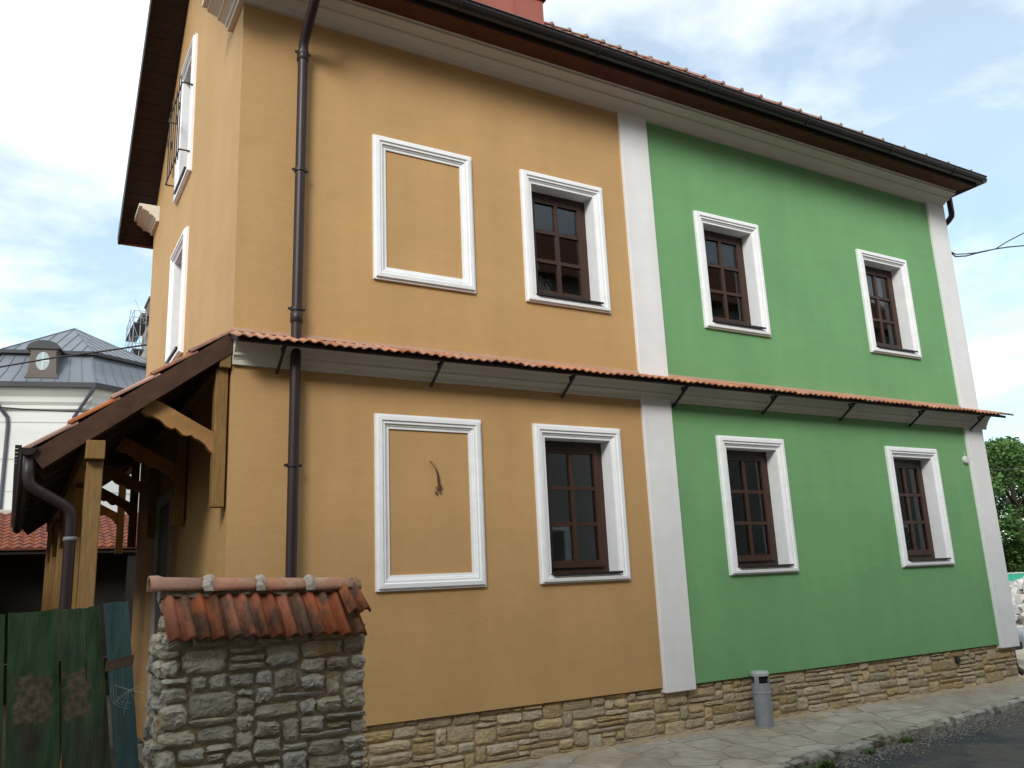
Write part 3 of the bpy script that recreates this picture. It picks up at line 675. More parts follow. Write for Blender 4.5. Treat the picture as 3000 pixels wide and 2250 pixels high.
# front downpipe
mb = MB().tube([(.62, -.66, 7.71), (.62, -.65, 7.58), (.615, -.60, 7.50), (.612, -.2, 7.20), (.608, -.125, 7.13), (.606, -.11, 7.03), (.595, -.105, 5.6), (.575, -.105, 3.5), (.56, -.105, 1.0), (.555, -.105, -.36)], .051, 16)
dp = mb.build('downpipe', PIPE, house, smooth=True)
for zc, xx in ((7.02, .606), (5.65, .595), (4.15, .58), (2.6, .567)):
    MB().tube([(xx, -.105, zc-.016), (xx, -.105, zc+.016)], .062, 16).box(xx-.085, xx+.085, -.112, -.098, zc-.012, zc+.012).box(xx-.012, xx+.012, -.05, .01, zc-.01, zc+.01).build('pipe_clamp', PIPE, dp)
for zc, xx in ((6.97, .605), (4.06, .58)):
    MB().lathe([(.055, -.05), (.061, -.045), (.061, .05), (.055, .055)], 16, (xx, -.105, zc)).build('pipe_socket', PIPE, dp, smooth=True)
# right hand downpipe with elbow
mb = MB().tube([(12.23, -.03, 7.72), (12.23, -.03, 7.45), (12.225, -.02, 7.38), (12.19, .03, 7.31), (12.07, .20, 7.14), (12.05, .24, 7.05), (12.05, .25, 3.0)], .05, 12)
mb.build('downpipe', PIPE, house, smooth=True)
mb = MB().tube([(12.10, .16, 3.0), (12.10, .16, -.12), (12.11, .14, -.22), (12.15, .06, -.29)], .05, 14, cap=False); mb.build('downpipe_shoe', PIPE, house, smooth=True)
MB().tube([(12.152, .056, -.293), (12.148, .064, -.287)], .043, 14).build('pipe_mouth', BLACK, house)
# chimney clad in red sheet metal
MB().box(2.75, 4.42, .9, 1.7, 8.7, 9.68).build('chimney', COPPER, house)
ch = bpy.data.objects['chimney']
MB().box(2.72, 4.46, .87, 1.73, 9.681, 9.72).build('chimney_cap', DKBROWN, ch)
for xx in (3.95, 3.35): MB().box(xx-.012, xx+.012, .885, .899, 8.8, 9.678).build('seam', COPPER, ch)
# wrought iron flower holder on the gable window
mb = MB(); gxp = -.17; t = .011
for z in (7.19, 8.18):
    for y in (2.86, 3.99): mb.bar((0, y, z), (gxp, y, z), .016, .016)
    mb.bar((gxp, 2.86, z), (gxp, 3.99, z), .016, .016)
rng = random.Random(9); y = 2.88
while y < 4.0:
    zb = 7.10+rng.uniform(-.16, .06); zt = 8.18+rng.uniform(-.02, .22); mb.bar((gxp-.008, y, zb), (gxp-.008, y, zt), .012, .012)
    mb.bar((gxp-.008, y, zt), (gxp-.008, y+.001, zt+.06), .006, .006)
    if rng.random() < .45:
        zc = rng.uniform(7.5, 7.9); mb.tube([(gxp-.01, y, zc), (gxp-.02, y+.04, zc+.07), (gxp-.01, y+.08, zc), (gxp-.02, y+.04, zc-.07), (gxp-.01, y, zc)], .005, 5)
    y += rng.uniform(.15, .24)
mb.build('window_grille', IRON, house)
# door under the porch
mb = MB()
mb.box(-.05, .01, 2.9, 3.02, -.36, 2.72); mb.box(-.05, .01, 3.98, 4.1, -.36, 2.72); mb.box(-.05, .01, 3.02, 3.98, 2.6, 2.72); d_ = mb.build('door_frame', DOORM, house)
MB().box(-.02, .02, 3.02, 3.98, -.36, 2.6).build('door', mat('grey_green_door', (.10, .105, .09), .6, .1), d_)

# ---------------------------------------------------------------- timber porch on the gable side
porch = thing('lean_to_porch', 'timber lean-to porch with clay tile roof against the ochre gable wall', 'porch', (-.6, 0, -.45))
PS = .767; PY0, PY1 = -.03, 8.4
def pz(x): return 3.86+PS*x                     # underside of tiles
pc = 1/math.sqrt(1+PS*PS)
MB().bar((-.0, -.02, pz(0)-.085), (-1.55, -.02, pz(-1.55)-.085), .045, .165).build('barge_board', BARGE, porch)
# roof boarding
for k in range(12):
    xa, xb = -.0-k*.132, -.0-(k+1)*.132+.006
    MB().prism([(xa, pz(xa)), (xb, pz(xb)), (xb, pz(xb)-.025), (xa, pz(xa)-.025)], lambda a, b, c: (a, c, b), .003, PY1).build('roof_board', DKBROWN, porch)
y = .16
while y < PY1:
    MB().bar((-.005, y, pz(0)-.10), (-1.5, y, pz(-1.5)-.10), .08, .14).build('rafter', BARGE, porch); y += .74
MB().box(-1.19, -1.04, -.055, PY1, 2.615, 2.775).build('purlin', TIMBER, porch, bevel=.006)
MB().box(-.115, -.012, -.03, PY1, 3.52, 3.69).build('wall_plate', TIMBER, porch, bevel=.006)
def brace_poly():
    top = [(-.135, 2.91), (-.60, 3.165), (-.68, 3.19), (-.76, 3.07)]
    low = [(-.72, 3.04), (-.66, 3.03), (-.60, 3.0), (-.545, 2.945), (-.50, 2.925), (-.47, 2.935), (-.44, 2.91), (-.40, 2.872), (-.36, 2.868), (-.33, 2.878), (-.30, 2.85), (-.26, 2.835), (-.21, 2.80), (-.16, 2.735), (-.135, 2.71)]
    return top+low
for y in (.03, 2.13, 4.23, 6.33, 8.1):
    MB().box(-1.17, -1.04, y, y+.13, -.45, 2.613).build('post', TIMBER, porch, bevel=.008)
    MB().box(-.135, -.022, y, y+.12, 2.22, 3.518).build('wall_post', TIMBER, porch, bevel=.006)
    MB().prism(brace_poly(), lambda a, b, c: (a, c, b), y+.02, y+.10).build('brace', TIMBERX, porch)
    if y > .1: MB().bar((-1.105, y+.02, 2.15), (-1.105, y-.42, 2.60), .09, .10).build('knee_brace', TIMBER, porch)
    if y < 8: MB().bar((-1.105, y+.11, 2.15), (-1.105, y+.55, 2.60), .09, .10).build('knee_brace', TIMBER, porch)
# tiles of the porch
pt = tile_mesh(.205, .37, .022, .016, mat('porch_tile_clay', (.40, .15, .075), .85, .2, 9, .3, 50, orand=.18, c2=(.28, .13, .08), spec=.15), name='porch_tile')
pang = math.atan(PS)
rest = MB(); tv = [Vector(v.co) for v in pt.vertices]; tf = [tuple(p.vertices) for p in pt.polygons]
for c in range(5):
    for k in range(41):
        # local x -> world -y.. width along y; down slope = -x
        s_ = 1.985*(c/5)+.0; xx = -s_*pc
        M_ = Matrix.Translation((xx, -.035+k*.206, pz(xx)+.012+.018)) @ Matrix.Rotation(-pang, 4, 'Y') @ Matrix.Rotation(.06, 4, 'Y') @ Matrix.Rotation(R(-90), 4, 'Z')
        M_ = M_ @ Matrix.Translation((-.205, 0, 0)) @ Matrix.Scale(1.22, 4, Vector((0,1,0)))
        if k < 4:
            o = put('porch_tile', pt, porch); o.matrix_parent_inverse = Matrix.Translation(-Vector(porch['_b'])); o.matrix_basis = M_
        else: rest.add([M_ @ v for v in tv], tf)
stuff(rest.build('porch_tiles', MATS['porch_tile_clay'], porch))
pg = gutter((-1.615, -.08, 2.685), (-1.615, 8.4, 2.655), .062, 'porch_gutter', GUTTER, porch, 1)
mb = MB()
for k in range(40): mb.bar((-1.685, .0+k*.21, 2.69), (-1.685, .0+k*.21, 2.715), .03, .05)
stuff(mb.build('gutter_clips', GUTTER, pg))
mb = MB().tube([(-1.60, .0, 2.64), (-1.60, .0, 2.47), (-1.585, .0, 2.40), (-1.545, .005, 2.36), (-1.33, .03, 2.235), (-1.275, .035, 2.19), (-1.255, .04, 2.12), (-1.25, .04, 1.0), (-1.25, .04, -.4)], .047, 14)
pd_ = mb.build('porch_downpipe', PIPE, porch, smooth=True)
MB().lathe([(.049, -.02), (.056, -.015), (.056, .012), (.049, .016)], 14, (-1.252, .04, 1.95)).build('pipe_socket', mat('dull_grey_ring', (.16, .16, .17), .5, .1), pd_, smooth=True)

# ---------------------------------------------------------------- stone pier with tiled cap
PX0, PX1, PYF, PYB_ = -.885, .355, -2.60, -2.25
pier = thing('stone_pier', 'grey rubble stone wall pier with a weathered clay tile cap', 'wall', ((PX0+PX1)/2, -2.42, -.56))
def top_z(x): return 1.235-.02*(x-PX0)
core = MB().prism([(PX0+.022, -.56), (PX1-.02, -.56), (PX1-.02, top_z(PX1)), (PX0+.022, top_z(PX0))], lambda a, b, c: (a, c, b), PYF+.02, PYB_-.03)
core.prism([(PYF+.05, 1.2), (PYB_-.05, 1.2), (-2.42, 1.48)], lambda a, b, c: (c, a, b), PX0+.04, PX1-.04)
core.build('core', MORTARG, pier)
rng = random.Random(33)
for (a, b, w_, h_) in rubble_layout(PX1-PX0, 1.79, .054, .049, (2, 3, 3, 4, 5), (1, 1, 2, 2, 2, 3), rng):
    me = stone_mesh(w_-.016, h_-.014, rng, GREYST, .024, .009)
    put('stone', me, pier, loc=(PX0+a+w_/2, PYF+.004+rng.uniform(-.006, .008), -.56+b+h_/2))
for (a, b, w_, h_) in rubble_layout(PYB_-PYF, 1.79, .05, .048, (2, 3, 4), (1, 2, 2, 3), rng):
    me = stone_mesh(w_-.014, h_-.013, rng, GREYST, .024, .009)
    put('stone', me, pier, loc=(PX0+.004+rng.uniform(-.008, .008), PYB_-a-w_/2, -.56+b+h_/2), rot=(0, 0, R(-90)))
for (a, b, w_, h_) in rubble_layout(.22, .2, .06, .05, (2, 3), (1, 2), rng):      # stones in the little gable of the cap
    me = stone_mesh((w_-.014)*(1-b/.32), h_-.013, rng, GREYST, .02, .006)
    put('stone', me, pier, loc=(PX0+.03, -2.42+(.11-a-w_/2)*(1-b/.3), 1.235+b+h_/2), rot=(0, 0, R(-90)))
ct = tile_mesh(.172, .375, .030, .018, OLDTILE, name='cap_tile')
fs_ = math.atan2(.285, .275)
rng = random.Random(4)
for k in range(7):
    put('cap_tile', ct, pier, loc=(PX0+.005+k*.170, -2.435+rng.uniform(-.006, .006), 1.452-.004*k+rng.uniform(-.006, .004)), rot=(fs_+rng.uniform(-.03, .03), rng.uniform(-.02, .02), R(4)+rng.uniform(-.02, .02)))
put('cap_tile', ct, pier, loc=(PX0-.035+7*.160, -2.43, 1.478), rot=(fs_-.10, -.02, R(4))).scale = (.85, .8, 1)
for k in range(7):
    put('cap_tile', ct, pier, loc=(PX1-.01-k*.170, -2.405, 1.45+rng.uniform(-.006, .004)), rot=(fs_+rng.uniform(-.03, .03), 0, R(180)))
mb = MB(); rg = []
for k in range(26):
    x = PX0+.0+k*(1.25/25); rg.append([(x, -2.485+rng.uniform(-.012, .012), 1.435+rng.uniform(-.012, .015)), (x, -2.47+rng.uniform(-.01, .01), 1.485+rng.uniform(-.01, .01)), (x, -2.42, 1.50), (x, -2.36, 1.48), (x, -2.34, 1.43), (x, -2.42, 1.40)])
mb.rings(rg, capA=True, capB=True).build('mortar_bed', mat('dark_bed_mortar', (.22, .20, .17), .95, .3, 25, .6, 60, spec=.1), pier)
rm = MB(); n = 10; rgs = []
for (t_, r_) in ((0, .088), (.34, .078)):
    rgs.append([(t_, r_*math.cos(math.pi*k/n), r_*.92*math.sin(math.pi*k/n)) for k in range(n+1)]+[(t_, (r_-.014)*math.cos(math.pi*k/n), (r_-.014)*.92*math.sin(math.pi*k/n)) for k in range(n, -1, -1)])
rme = rm.rings(rgs, capA=True, capB=True).mesh('cap_ridge_tile', RIDGET, True)
first = MB(); rgs = []
for (t_, r_) in ((-.03, .098), (.02, .099), (.05, .088), (.34, .076)):
    rgs.append([(t_, r_*math.cos(math.pi*k/n), r_*.95*math.sin(math.pi*k/n)) for k in range(n+1)]+[(t_, (r_-.014)*math.cos(math.pi*k/n), (r_-.014)*.95*math.sin(math.pi*k/n)) for k in range(n, -1, -1)])
fme = first.rings(rgs, capA=True, capB=True).mesh('cap_ridge_tile', RIDGET, True)
for k in range(4):
    xx = PX0-.03+k*.312
    put('cap_ridge_tile', fme if k == 0 else rme, pier, loc=(xx, -2.42, 1.472-.010*k), rot=(0, R(.8), rng.uniform(-.015, .015)))
    if k:
        mb = MB(); rg = []
        for (t_, r_) in ((-.03, .080), (-.012, .095), (.012, .098), (.03, .084)):
            rg.append([(t_+rng.uniform(-.008, .008)+.012*math.cos(math.pi*q/9), (r_+rng.uniform(-.005, .007))*math.cos(math.pi*q/9), (r_+rng.uniform(-.005, .009))*math.sin(math.pi*q/9)) for q in range(10)])
        mb.rings(rg, closed=False); put('mortar_collar', mb.mesh('mortar_collar', mat('pale_mortar', (.42, .37, .31), .95, .25, 30, .5, 80, spec=.1)), pier, loc=(xx, -2.42, 1.472-.010*k))

# ---------------------------------------------------------------- plank fence
FY = -2.5
fence = thing('plank_fence', 'old green painted plank fence left of the stone pier', 'fence', (-1.8, FY, -.56))
def plank(xt0, xt1, xb0, xb1, zt, ma, y, lab=None, tilt=0.0, th=.025):
    """tapered plank given by its top and bottom edges at z = zt and z = .55"""
    zb = -.52; e = (zt-zb)/(zt-.55); n_ = 5
    top = [(xt0+(xt1-xt0)*i/n_, zt+tilt*i/n_+random.uniform(-.006, .006)) for i in range(n_+1)]
    bot = [(xt1+(xb1-xt1)*e, zb), (xt0+(xb0-xt0)*e, zb)]
    o_ = MB().prism(top+bot, lambda a, b, c: (a, c, b), y, y+th).build('plank', ma, fence)
    if lab: o_['label'] = lab
    return o_
plank(-1.96, -1.672, -1.93, -1.622, 1.388, PLANKG, FY)
plank(-1.658, -1.418, -1.606, -1.352, 1.388, PLANKG, FY-.006, tilt=.012)
plank(-1.405, -1.292, -1.342, -1.206, 1.392, PLANKG, FY, tilt=.008); plank(-1.289, -1.208, -1.202, -1.10, 1.400, PLANKG, FY+.002, tilt=.006)
plank(-1.190, -1.062, -1.082, -.962, 1.418, PLANKB, FY-.02, 'narrow blue-green end plank', tilt=.006)
plank(-2.27, -1.975, -2.25, -1.945, 1.385, PLANKG, FY-.004)
plank(-2.58, -2.285, -2.57, -2.265, 1.39, PLANKG, FY)
MB().box(-2.7, -1.03, FY+.03, FY+.09, .30, .42).box(-2.7, -1.03, FY+.03, FY+.09, 1.0, 1.12).build('rail', RAWWOOD, fence)
mb = MB().prism([(-1.163, 1.045), (-1.02, 1.07), (-1.013, 1.118), (-1.02, 1.125), (-1.16, 1.10)], lambda q, r_, s_: (q, s_, r_), FY-.0212, FY-.018); mb.build('bare_patch', RAWWOOD, fence)
# cobweb
mb = MB(); rng = random.Random(2); cx0, cz0 = -1.03, .935
for k in range(11):
    a = rng.uniform(0, 6.28); r_ = rng.uniform(.05, .14); mb.tube([(cx0, FY-.026, cz0), (cx0+math.cos(a)*r_*.5, FY-.03, cz0+math.sin(a)*r_*.55), (cx0+math.cos(a)*r_, FY-.024, cz0+math.sin(a)*r_*1.0)], .0005, 4)
for k in range(3):
    a0 = rng.uniform(2, 4); mb.tube([(cx0+math.cos(a0+j*.4)*.07*(1+.2*k), FY-.026, cz0+math.sin(a0+j*.4)*.07*(1+.2*k)) for j in range(6)], .0004, 4)
tag(mb.build('cobweb', WEB), 'pale torn cobweb on the blue-green end plank', 'cobweb')

# ---------------------------------------------------------------- litter bin
bx, by, bz = 6.31, -.115, -.388
lb = thing('litter_bin', 'small grey metal litter bin standing against the sandstone plinth', 'litter bin', (bx, by, bz))
MB().lathe([(0, 0), (.098, 0), (.104, .006), (.107, .385), (.111, .39), (.111, .41), (.107, .415), (.107, .505), (.101, .51), (.097, .50), (.097, .40), (0, .395)], 28, (bx, by, bz)).build('body', BIN, lb, smooth=False)
MB().lathe([(0, .59), (.106, .59), (.111, .595), (.111, .625), (.10, .645), (0, .655)], 28, (bx, by, bz)).build('lid', BINLID, lb)
for a in (200, 320, 80):
    MB().prism([(.098*math.cos(R(a+q)), .098*math.sin(R(a+q))) for q in (-16, -8, 0, 8, 16)]+[(.107*math.cos(R(a+q)), .107*math.sin(R(a+q))) for q in (16, 8, 0, -8, -16)], lambda u, v, c: (bx+u, by+v, bz+c), .50, .592).build('lid_support', BIN, lb)
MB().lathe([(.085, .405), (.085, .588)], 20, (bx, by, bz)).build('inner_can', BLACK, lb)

# ---------------------------------------------------------------- background left: tiled shed, church, tower with scaffold
shed = thing('tiled_shed', 'low dark timber outbuilding with red pantile roof seen beyond the porch', 'shed', (-3, 14.5, -.6))
SY0, SY1, SZ0, SZ1 = 12.9, 15.7, 2.56, 3.55
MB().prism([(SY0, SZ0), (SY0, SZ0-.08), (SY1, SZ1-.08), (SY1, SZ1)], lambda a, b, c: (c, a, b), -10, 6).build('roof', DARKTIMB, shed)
l_ = math.hypot(SY1-SY0, SZ1-SZ0); Sv = Vector((0, (SY1-SY0)/l_, (SZ1-SZ0)/l_))
stuff(tile_field((-10, SY0-.05, SZ0), (1,0,0), Sv, (0, -Sv.z, Sv.y), 16, l_, lambda s: (0, 16), per=.2, course=.27, amp=.05).build('roof_tiles', mat('shed_pantile', (.20, .065, .035), .85, .3, 7, .3, 40, c2=(.14, .06, .045), c2lim=(.45, .6), c2scale=3, spec=.15), shed))
MB().tube([(-10, SY1, SZ1+.02), (6, SY1, SZ1+.02)], .11, 8).build('ridge', mat('grey_ridge', (.36, .31, .27), .9, .2, 4, .2), shed)
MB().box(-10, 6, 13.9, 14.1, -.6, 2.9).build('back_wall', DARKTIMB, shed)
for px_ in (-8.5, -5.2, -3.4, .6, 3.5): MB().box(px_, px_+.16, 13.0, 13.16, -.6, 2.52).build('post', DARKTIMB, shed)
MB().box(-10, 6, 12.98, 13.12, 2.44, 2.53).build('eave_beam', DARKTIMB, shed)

shade_wing = MB().box(-9.5, -3.4, 1.2, 12.7, -.6, 3.4).build('unseen_wing_wall', mat('shade_wing_render', (.10, .085, .07), .9, .2, 2, .3, 20), shed)  # unseen wing with roof, added to block skylight and darken the porch
MB().prism([(-9.8, 3.38), (-3.1, 3.38), (-6.4, 5.2)], lambda a, b, c: (a, c, b), .9, 12.75).build('unseen_wing_roof', MATS['shed_pantile'], shed)
CX, CY = .42, 43.0; TH = R(-105)              # church centre and facing
def lift(z): return z if z < 8 else z+.3*min(1, (z-8)/2)+(.15*(z-11.5)/1.5 if z > 11.5 else 0)
church = thing('church', 'white octagonal church with tiered grey sheet-metal roof behind the porch', 'church', (CX, CY, -.6))
def octo(r_ap, z, rot=0):
    z = lift(z)
    rr = r_ap/math.cos(math.pi/8); return [(CX+rr*math.cos(TH+math.pi/8+k*math.pi/4), CY+rr*math.sin(TH+math.pi/8+k*math.pi/4), z) for k in range(8)]
MB().rings([octo(5.15, -.6), octo(5.15, 11.2)]).build('wall', CHWALL, church)
MB().rings([octo(5.2, 10.3), octo(5.32, 10.34), octo(5.32, 10.5), octo(5.45, 10.65), octo(5.5, 10.9), octo(5.72, 11.15), octo(5.72, 11.35)]).build('cornice', CHWALL, church)
MB().rings([octo(5.9, 11.28), octo(6.0, 11.28), octo(6.0, 11.52), octo(5.8, 11.55)]).build('gutter', CHDARK, church)
MB().rings([octo(5.95, 11.5), octo(5.3, 12.15), octo(4.65, 13.15)]).build('lower_roof', CHROOF, church)
MB().rings([octo(4.55, 13.05), octo(4.95, 13.05), octo(4.95, 13.2), octo(4.9, 13.22)]).build('roof_edge', CHDARK, church)
apex = (CX, CY, 16.3)
mb = MB(); ring = octo(4.93, 13.21); mb.add(ring+[apex], [(k, (k+1) % 8, 8) for k in range(8)]); mb.build('upper_roof', CHROOF, church)
mb = MB()
for k in range(8):
    a, b = Vector(ring[k]), Vector(ring[(k+1) % 8]); lo0, lo1 = Vector(octo(5.3, 12.15)[k]), Vector(octo(5.3, 12.15)[(k+1) % 8]); e0, e1 = Vector(octo(5.95, 11.5)[k]), Vector(octo(5.95, 11.5)[(k+1) % 8]); u0, u1 = Vector(octo(4.65, 13.15)[k]), Vector(octo(4.65, 13.15)[(k+1) % 8])
    ap = Vector(apex); md = (a+b)/2
    for q in range(1, 8):
        t_ = q/8; p = a.lerp(b, t_); w_ = 1-abs(2*t_-1); end = p+(ap-md)*w_
        if w_ > .05: mb.bar(p+Vector((0,0,.02)), end+Vector((0,0,.02)), .03, .04)
        mb.bar(e0.lerp(e1, t_)+Vector((0,0,.02)), lo0.lerp(lo1, t_)+Vector((0,0,.02)), .03, .04); mb.bar(lo0.lerp(lo1, t_)+Vector((0,0,.02)), u0.lerp(u1, t_)+Vector((0,0,.02)), .03, .04)
    mb.bar(a, ap, .08, .08); mb.bar(e0, lo0, .07, .07); mb.bar(lo0, u0, .07, .07)
mb.build('roof_seams', mat('roof_seam_metal', (.115, .128, .15), .5, .1, 1, 0, spec=.4), church)
# dormer on the near face
fd = Vector((math.cos(TH+math.pi/4*0), math.sin(TH), 0)); fn = Vector((math.cos(TH), math.sin(TH), 0)); fu = Vector((-fn.y, fn.x, 0))
def cp(a, b, z): return Vector((CX, CY, lift(z)))+fn*a+fu*b
def cprism(poly, a0, a1, name, ma, parent): return MB().prism(poly, lambda u, v, c: tuple(cp(c, u, v)), a0, a1).build(name, ma, parent)
dm = cprism([(-.75, 11.75), (.75, 11.75), (.62, 12.0), (.55, 12.95), (.62, 13.0), (.62, 13.08), (-.62, 13.08), (-.62, 13.0), (-.55, 12.95), (-.62, 12.0)], 4.3, 5.75, 'dormer', CHSTONE, church)
cprism([(-.75, 13.06)]+[(.72*math.cos(math.pi*q/10), 13.1+.34*math.sin(math.pi*q/10)) for q in range(10, -1, -1)]+[(.75, 13.06)], 4.2, 5.85, 'dormer_hood', CHDARK, dm)
cprism([(.30*math.cos(2*math.pi*q/18), 12.5+.42*math.sin(2*math.pi*q/18)) for q in range(18)], 5.75, 5.77, 'dormer_window', mat('pale_glass', (.30, .36, .38), .3, .05, 2, 0), dm)
cprism([(-.025, 12.1), (.025, 12.1), (.025, 12.9), (-.025, 12.9)], 5.77, 5.79, 'glazing_bar', CHWALL, dm); cprism([(-.28, 12.48), (.28, 12.48), (.28, 12.53), (-.28, 12.53)], 5.77, 5.785, 'glazing_bar', CHWALL, dm)
for s_ in (-1, 1):
    mb = MB().tube([cp(5.95, s_*2.42, 11.4), cp(5.9, s_*2.35, 11.2), cp(5.25, s_*1.45, 9.95), cp(5.22, s_*1.40, 9.6), cp(5.22, s_*1.40, -.4)], .085, 8); mb.build('downpipe', mat('violet_grey_pipe', (.07, .065, .09), .5, .1, 1, 0), church)
for z in (9.75, 8.2, 6.7): MB().rings([octo(5.155, z-.02), octo(5.175, z-.02), octo(5.175, z+.02), octo(5.155, z+.02)]).build('string_line', mat('wall_joint', (.5, .49, .46), .9, .05), church)
for zz_ in (2.6, 6.2): cprism([(-.5, zz_), (.5, zz_), (.5, zz_+1.9), (-.5, zz_+1.9)], 5.1, 5.16, 'window', mat('church_window', (.09, .11, .13), .3, .1, 1, 0), church)

tower = thing('church_tower', 'weathered tower top just left of the gable, partly behind scaffolding', 'tower', (8.3, 66, -.6))
TW = mat('tower_render', (.36, .30, .27), .95, .15, .8, .2, 5)
MB().box(6.62, 10.2, 64.5, 68, -.6, 24.0).build('shaft', TW, tower)
MB().box(6.45, 10.4, 64.3, 68.2, 23.6, 23.85).box(6.25, 10.6, 64.1, 68.4, 23.85, 24.05).box(5.98, 10.8, 63.8, 68.6, 24.05, 24.3).build('cornice', CHSTONE, tower)
MB().box(6.72, 9.8, 64.8, 67.6, 24.3, 25.9).box(6.62, 9.9, 64.7, 67.7, 25.9, 26.1).build('upper_stage', CHSTONE, tower)
scf = thing('scaffold', 'steel scaffold with dark decks on the far tower by the gable edge', 'scaffold', (6.0, 64.5, -.6))
for (sx, sy) in ((5.45, 63.4), (5.95, 63.4), (5.45, 66.0), (5.45, 68.6), (6.35, 63.4), (5.95, 66.0), (5.95, 68.6)):
    MB().tube([(sx, sy, -.6), (sx, sy, 24.3)], .028, 5).build('pole', STEEL, scf)
for z in (17.0, 19.0, 21.0, 23.2):
    MB().box(5.42, 6.3, 63.3, 69, z, z+.10).build('deck', DECK, scf)
    mb = MB()
    for dz in (.55, 1.1): mb.tube([(5.43, 63.3, z+dz), (5.43, 69, z+dz)], .022, 4); mb.tube([(5.4, 63.38, z+dz), (6.4, 63.38, z+dz)], .022, 4)
    mb.tube([(5.43, 63.4, z), (5.43, 66, z+2)], .02, 4); mb.tube([(5.43, 66, z+2), (5.43, 68.6, z)], .02, 4); mb.tube([(5.45, 63.4, z+2), (6.3, 63.4, z)], .02, 4); mb.build('rails', STEEL, scf)

# overhead cables
def cable(pts, r, label, name='cable'):
    P = [Vector(p) for p in pts]; q = []
    for i in range(len(P)-1):
        for k in range(6): q.append(P[i].lerp(P[i+1], k/6))
    q.append(P[-1]); o_ = MB().tube(q, r, 5).build(name, IRON); return tag(o_, label, 'cable')
cable([(-9, 12.2, 4.6), (-4.2, 9.3, 5.02), (-2.07, 7.9, 5.28), (-1.30, 7.41, 5.39), (-.62, 7.0, 5.46), (.0, 6.6, 5.53)], .016, 'black overhead cable crossing in front of the church roof')
cable([(-12, 38.5, 10.5), (-2.65, 37.0, 10.42), (-1.6, 36.7, 10.33), (0, 36.2, 10.24), (3, 35.4, 10.18)], .035, 'thin dark cable strung across the white church wall')
cable([(12.03, .02, 6.72), (12.21, 0.02, 6.64), (12.60, 0.06, 6.73), (13.00, 0.09, 6.86), (13.78, 0.16, 7.10), (14.26, 0.20, 7.23), (14.94, 0.23, 7.39), (19.99, 0.49, 8.60)], .013, 'lower twisted cable leaving the right corner of the house')
cable([(12.03, .02, 6.72), (12.21, 0.01, 6.68), (12.60, 0.06, 6.77), (13.00, 0.09, 6.87), (13.78, 0.16, 7.10), (14.25, 0.18, 7.33), (14.92, 0.18, 7.63), (19.90, 0.25, 9.67)], .011, 'upper cable forking away from the right corner of the house')
cable([(12.1, 6.0, 4.6), (20, 8.0, 4.35), (30, 10, 4.75), (42, 12, 5.6)], .014, 'pale sagging line in front of the right-hand trees')

# ---------------------------------------------------------------- background right: trees, hoarding, rubble, car
def tree(x, y, hgt, cr_, label, sd_, lm, nleaf=9000):
    rg_ = random.Random(sd_); t_ = thing('broadleaf_tree', label, 'tree', (x, y, -.6), 'trees beyond the hoarding')
    mb = MB(); mb.tube([(x, y, -.7), (x+.1, y, hgt*.25), (x+.15, y+.1, hgt*.5), (x, y, hgt*.8)], [.34, .27, .18, .05], 8)
    for k in range(9):
        a = rg_.uniform(0, 6.28); z0 = hgt*rg_.uniform(.2, .55); L_ = cr_*rg_.uniform(.6, .9)
        mb.tube([(x+.1, y, z0), (x+math.cos(a)*L_*.5, y+math.sin(a)*L_*.5, z0+hgt*.12), (x+math.cos(a)*L_, y+math.sin(a)*L_, z0+hgt*.22)], [.11, .07, .02], 5)
    mb.build('trunk', BARK, t_, smooth=True)
    clumps = []
    for k in range(95):
        a = rg_.uniform(0, 6.28); u = rg_.uniform(-1, 1); rr = rg_.uniform(.45, 1)**.6; s_ = math.sqrt(1-u*u)
        clumps.append((x+math.cos(a)*s_*rr*cr_, y+math.sin(a)*s_*rr*cr_, hgt*.50+u*rr*hgt*.48, rg_.uniform(.5, 1.15)*cr_*.24))
    mb = MB()
    for k in range(nleaf):
        c_ = rg_.choice(clumps); v_ = Vector((rg_.gauss(0, 1), rg_.gauss(0, 1), rg_.gauss(0, .8))); v_ = v_.normalized()*c_[3]*rg_.uniform(.35, 1.0)**.5
        p = Vector(c_[:3])+v_
        if p.z < .1: continue
        s_ = rg_.uniform(.07, .15); e1 = Vector((rg_.gauss(0, 1), rg_.gauss(0, 1), rg_.gauss(0, .5))).normalized()*s_; e2 = e1.cross(Vector((rg_.gauss(0, 1), rg_.gauss(0, 1), rg_.gauss(0, 1)))).normalized()*s_*.6
        mb.add([p-e1, p+e2, p+e1, p-e2], [(0,1,2,3)])
    me = bpy.data.meshes.new('crown'); me.from_pydata(mb.v, [], mb.f); me.materials.append(lm); put('crown', me, t_)
tree(47.5, 19.5, 8.3, 4.6, 'nearest bright green broadleaf tree beyond the teal hoarding', 1, LEAF, 30000)
tree(44.5, 22.8, 6.6, 3.6, 'darker lower tree half hidden behind the right corner of the house', 2, LEAF2, 24000)
tree(52, 16.0, 8.8, 4.6, 'tall tree at the right edge of the photo', 3, LEAF, 22000)
tree(55, 24.0, 8.2, 5.0, 'shaded tree standing behind the nearest bright green tree', 4, LEAF2, 18000)
hb = thing('hoarding', 'teal corrugated site hoarding behind the rubble heap', 'fence', (38, 14.5, -.6))
hv = Vector((.86, -.51, 0)); 
for k in range(12):
    p = Vector((33.0, 17.4, 0))+hv*(k*1.0); mb = MB(); n_ = 20
    zz0, zz1 = -.6, .86+random.uniform(-.02, .02)
    pts = [p+hv*(i/n_)+Vector((.51, .86, 0))*(.015*(1 if (i//2) % 2 else -1)) for i in range(n_+1)]
    mb.rings([[(q.x, q.y, zz0) for q in pts], [(q.x, q.y, zz1) for q in pts]], closed=False).build('sheet', TEAL, hb)
